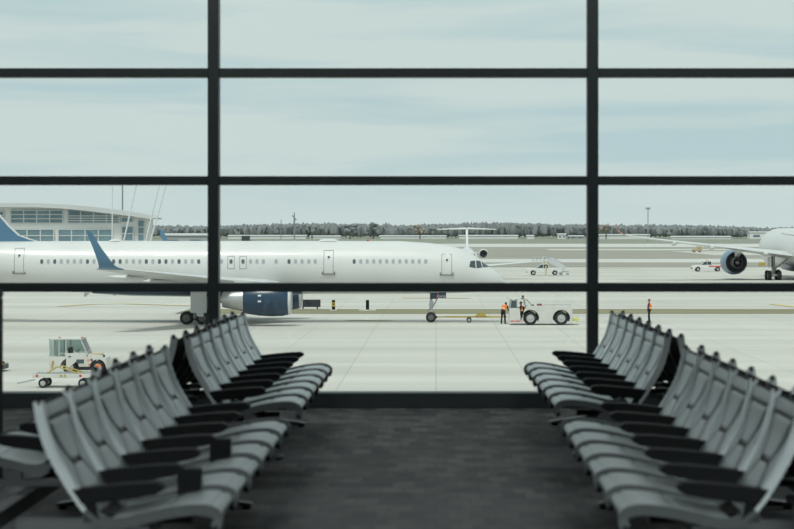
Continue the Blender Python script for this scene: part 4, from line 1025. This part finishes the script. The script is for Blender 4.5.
barn('long white low building behind the airliner roof', 228, 306, 236, 239, FD, BARN)
barn('white low building behind the antenna hump', 310, 340, 236.5, 239, FD, BARN)
barn('grey low building right of the concourse beyond the roofline', 161, 207, 235.5, 243, 900, BRICKY, True)

# woods: a belt far off that nobody could count, plus the few trees that stand out
_b = N(); bmesh.ops.create_icosphere(_b, subdivisions=1, radius=1); _b.verts.index_update()
ICO_V = [v.co.copy() for v in _b.verts]; ICO_F = [[v.index for v in f.verts] for f in _b.faces]; _b.free()
def blob(bm, c, r, h):
    c = Vector(c); a_ = random.uniform(0, 6); ca, sa = math.cos(a_), math.sin(a_); vs = []
    for v in ICO_V:
        k_ = random.uniform(.82, 1.18); vs.append(bm.verts.new((c.x + r*k_*(v.x*ca-v.y*sa), c.y + r*k_*(v.x*sa+v.y*ca), c.z + h*k_*v.z)))
    for f in ICO_F: bm.faces.new([vs[i] for i in f])
bm = N()
for row, dd in enumerate((1830, 1870, 1910, 1950, 1990)):
    x = -700
    while x < 620:
        base = 10.5 + 1.1*math.sin(x*.011+1) + .8*math.sin(x*.037) + (1.2 if x < -40 else .2 if x < 60 else .6 if x < 170 else -.3)
        hh = base + random.uniform(-1.3, .9) + row*.25
        r_ = random.uniform(1.4, 2.6)
        blob(bm, (x, dd+random.uniform(-16, 16), hh*.56), r_*1.5, hh*.44)
        for q in range(2): blob(bm, (x+random.uniform(-3, 3), dd+random.uniform(-16, 16), hh*random.uniform(.7, .84)), r_*.6, hh*.16)
        x += random.uniform(1.8, 3.6)
w_ = obj('woodland', bm, CROWN, None, (0, 0, T), smooth=True); tag(w_, 'grey leafless woods along the far horizon', 'woods', kind='stuff')
def tree(label, px, d, top, rad, m):
    o = thing('tree', label, 'tree', (gx(px, d), d, T), 0, None); hh = gz(top, d)-T
    bm = N()
    for k_ in range(16):
        a_ = random.uniform(0, 2*PI); q = random.uniform(.1, .8)*rad; z = hh*random.uniform(.42, .85)
        blob(bm, (q*math.cos(a_), q*math.sin(a_), z), rad*random.uniform(.25, .45), hh*random.uniform(.10, .16))
    obj('crown', bm, m, o, smooth=True)
    bm = N(); rod(bm, (0, 0, 0), (0, 0, hh*.5), .5, .3, 8)
    for k_ in range(6):
        a_ = k_*1.05; rod(bm, (0, 0, hh*(.3+.04*k_)), (rad*.6*math.cos(a_), rad*.6*math.sin(a_), hh*(.6+.05*k_)), .18, .07, 6)
    obj('trunk', bm, BARK, o)
tree('tall bare tree above the woods right of the antenna mast', 373, 1700, 221.2, 5.5, CROWN)
tree('dark bare tree at the wood edge above the antenna hump', 350, 1690, 223, 6, CROWN)
tree('brown bare tree at the wood edge left of the T-tail', 420, 1690, 224, 5, CROWN2)
tree('bare tree at the wood edge between antenna mast and hump', 312, 1690, 223.5, 5.5, CROWN)
tree('brown bare tree at the wood edge left of the floodlight mast', 606, 1700, 224, 5, CROWN2)

# ================================================================== LIGHT, SKY, CAMERA
wd = bpy.data.worlds.new('sky'); SC.world = wd; wd.use_nodes = True
nt = wd.node_tree; L = nt.links; bg = nt.nodes['Background']
tc = nt.nodes.new('ShaderNodeTexCoord')
mp = nt.nodes.new('ShaderNodeMapping'); mp.inputs['Scale'].default_value = (6.0, 1.0, 62.0); mp.inputs['Rotation'].default_value = (0, math.radians(1.6), 0); mp.inputs['Location'].default_value = (1.3, .4, 2.1)
n1 = nt.nodes.new('ShaderNodeTexNoise'); n1.inputs['Scale'].default_value = 1.0; n1.inputs['Detail'].default_value = 6; n1.inputs['Roughness'].default_value = .52; n1.inputs['Distortion'].default_value = .5
L.new(tc.outputs['Generated'], mp.inputs[0]); L.new(mp.outputs[0], n1.inputs['Vector'])
rp = nt.nodes.new('ShaderNodeValToRGB'); rp.color_ramp.elements[0].position = .36; rp.color_ramp.elements[1].position = .58
rp.color_ramp.elements[0].color = (.525, .665, .70, 1); rp.color_ramp.elements[1].color = (.655, .745, .737, 1)
L.new(n1.outputs['Fac'], rp.inputs['Fac'])
sx = nt.nodes.new('ShaderNodeSeparateXYZ'); L.new(tc.outputs['Generated'], sx.inputs[0])
r2 = nt.nodes.new('ShaderNodeValToRGB'); r2.color_ramp.elements[0].position = 0.0; r2.color_ramp.elements[1].position = .035
r2.color_ramp.elements[0].color = (1, 1, 1, 1); r2.color_ramp.elements[1].color = (0, 0, 0, 1)
L.new(sx.outputs['Z'], r2.inputs['Fac'])
mx = nt.nodes.new('ShaderNodeMixRGB'); mx.inputs[2].default_value = (.655, .745, .745, 1)
L.new(r2.outputs['Color'], mx.inputs['Fac']); L.new(rp.outputs['Color'], mx.inputs[1])
L.new(mx.outputs[0], bg.inputs['Color']); bg.inputs['Strength'].default_value = 1.0

sl = bpy.data.lights.new('sun', 'SUN'); sl.energy = 2.2; sl.angle = math.radians(14); sl.color = (1, .965, .91)
so = bpy.data.objects.new('sun', sl); COL.objects.link(so)
so.rotation_euler = Vector((.18, .50, -.85)).to_track_quat('-Z', 'Y').to_euler(); so.location = (0, 60, 60)

cam = bpy.data.cameras.new('camera'); co_ = bpy.data.objects.new('camera', cam); COL.objects.link(co_); SC.camera = co_
cam.sensor_width = 36; cam.lens = F*36/794; co_.location = (0, 0, EYE); co_.rotation_euler = (PI/2, 0, 0)
cam.shift_x = -(CX-397)/794; cam.shift_y = -(264.5-CY)/794
cam.clip_start = .1; cam.clip_end = 12000
cam.dof.use_dof = True; cam.dof.focus_distance = 160; cam.dof.aperture_fstop = 5.4

SC.view_settings.view_transform = 'Standard'; SC.view_settings.look = 'None'; SC.view_settings.gamma = 1; SC.view_settings.exposure = 0
SC.view_settings.use_curve_mapping = False
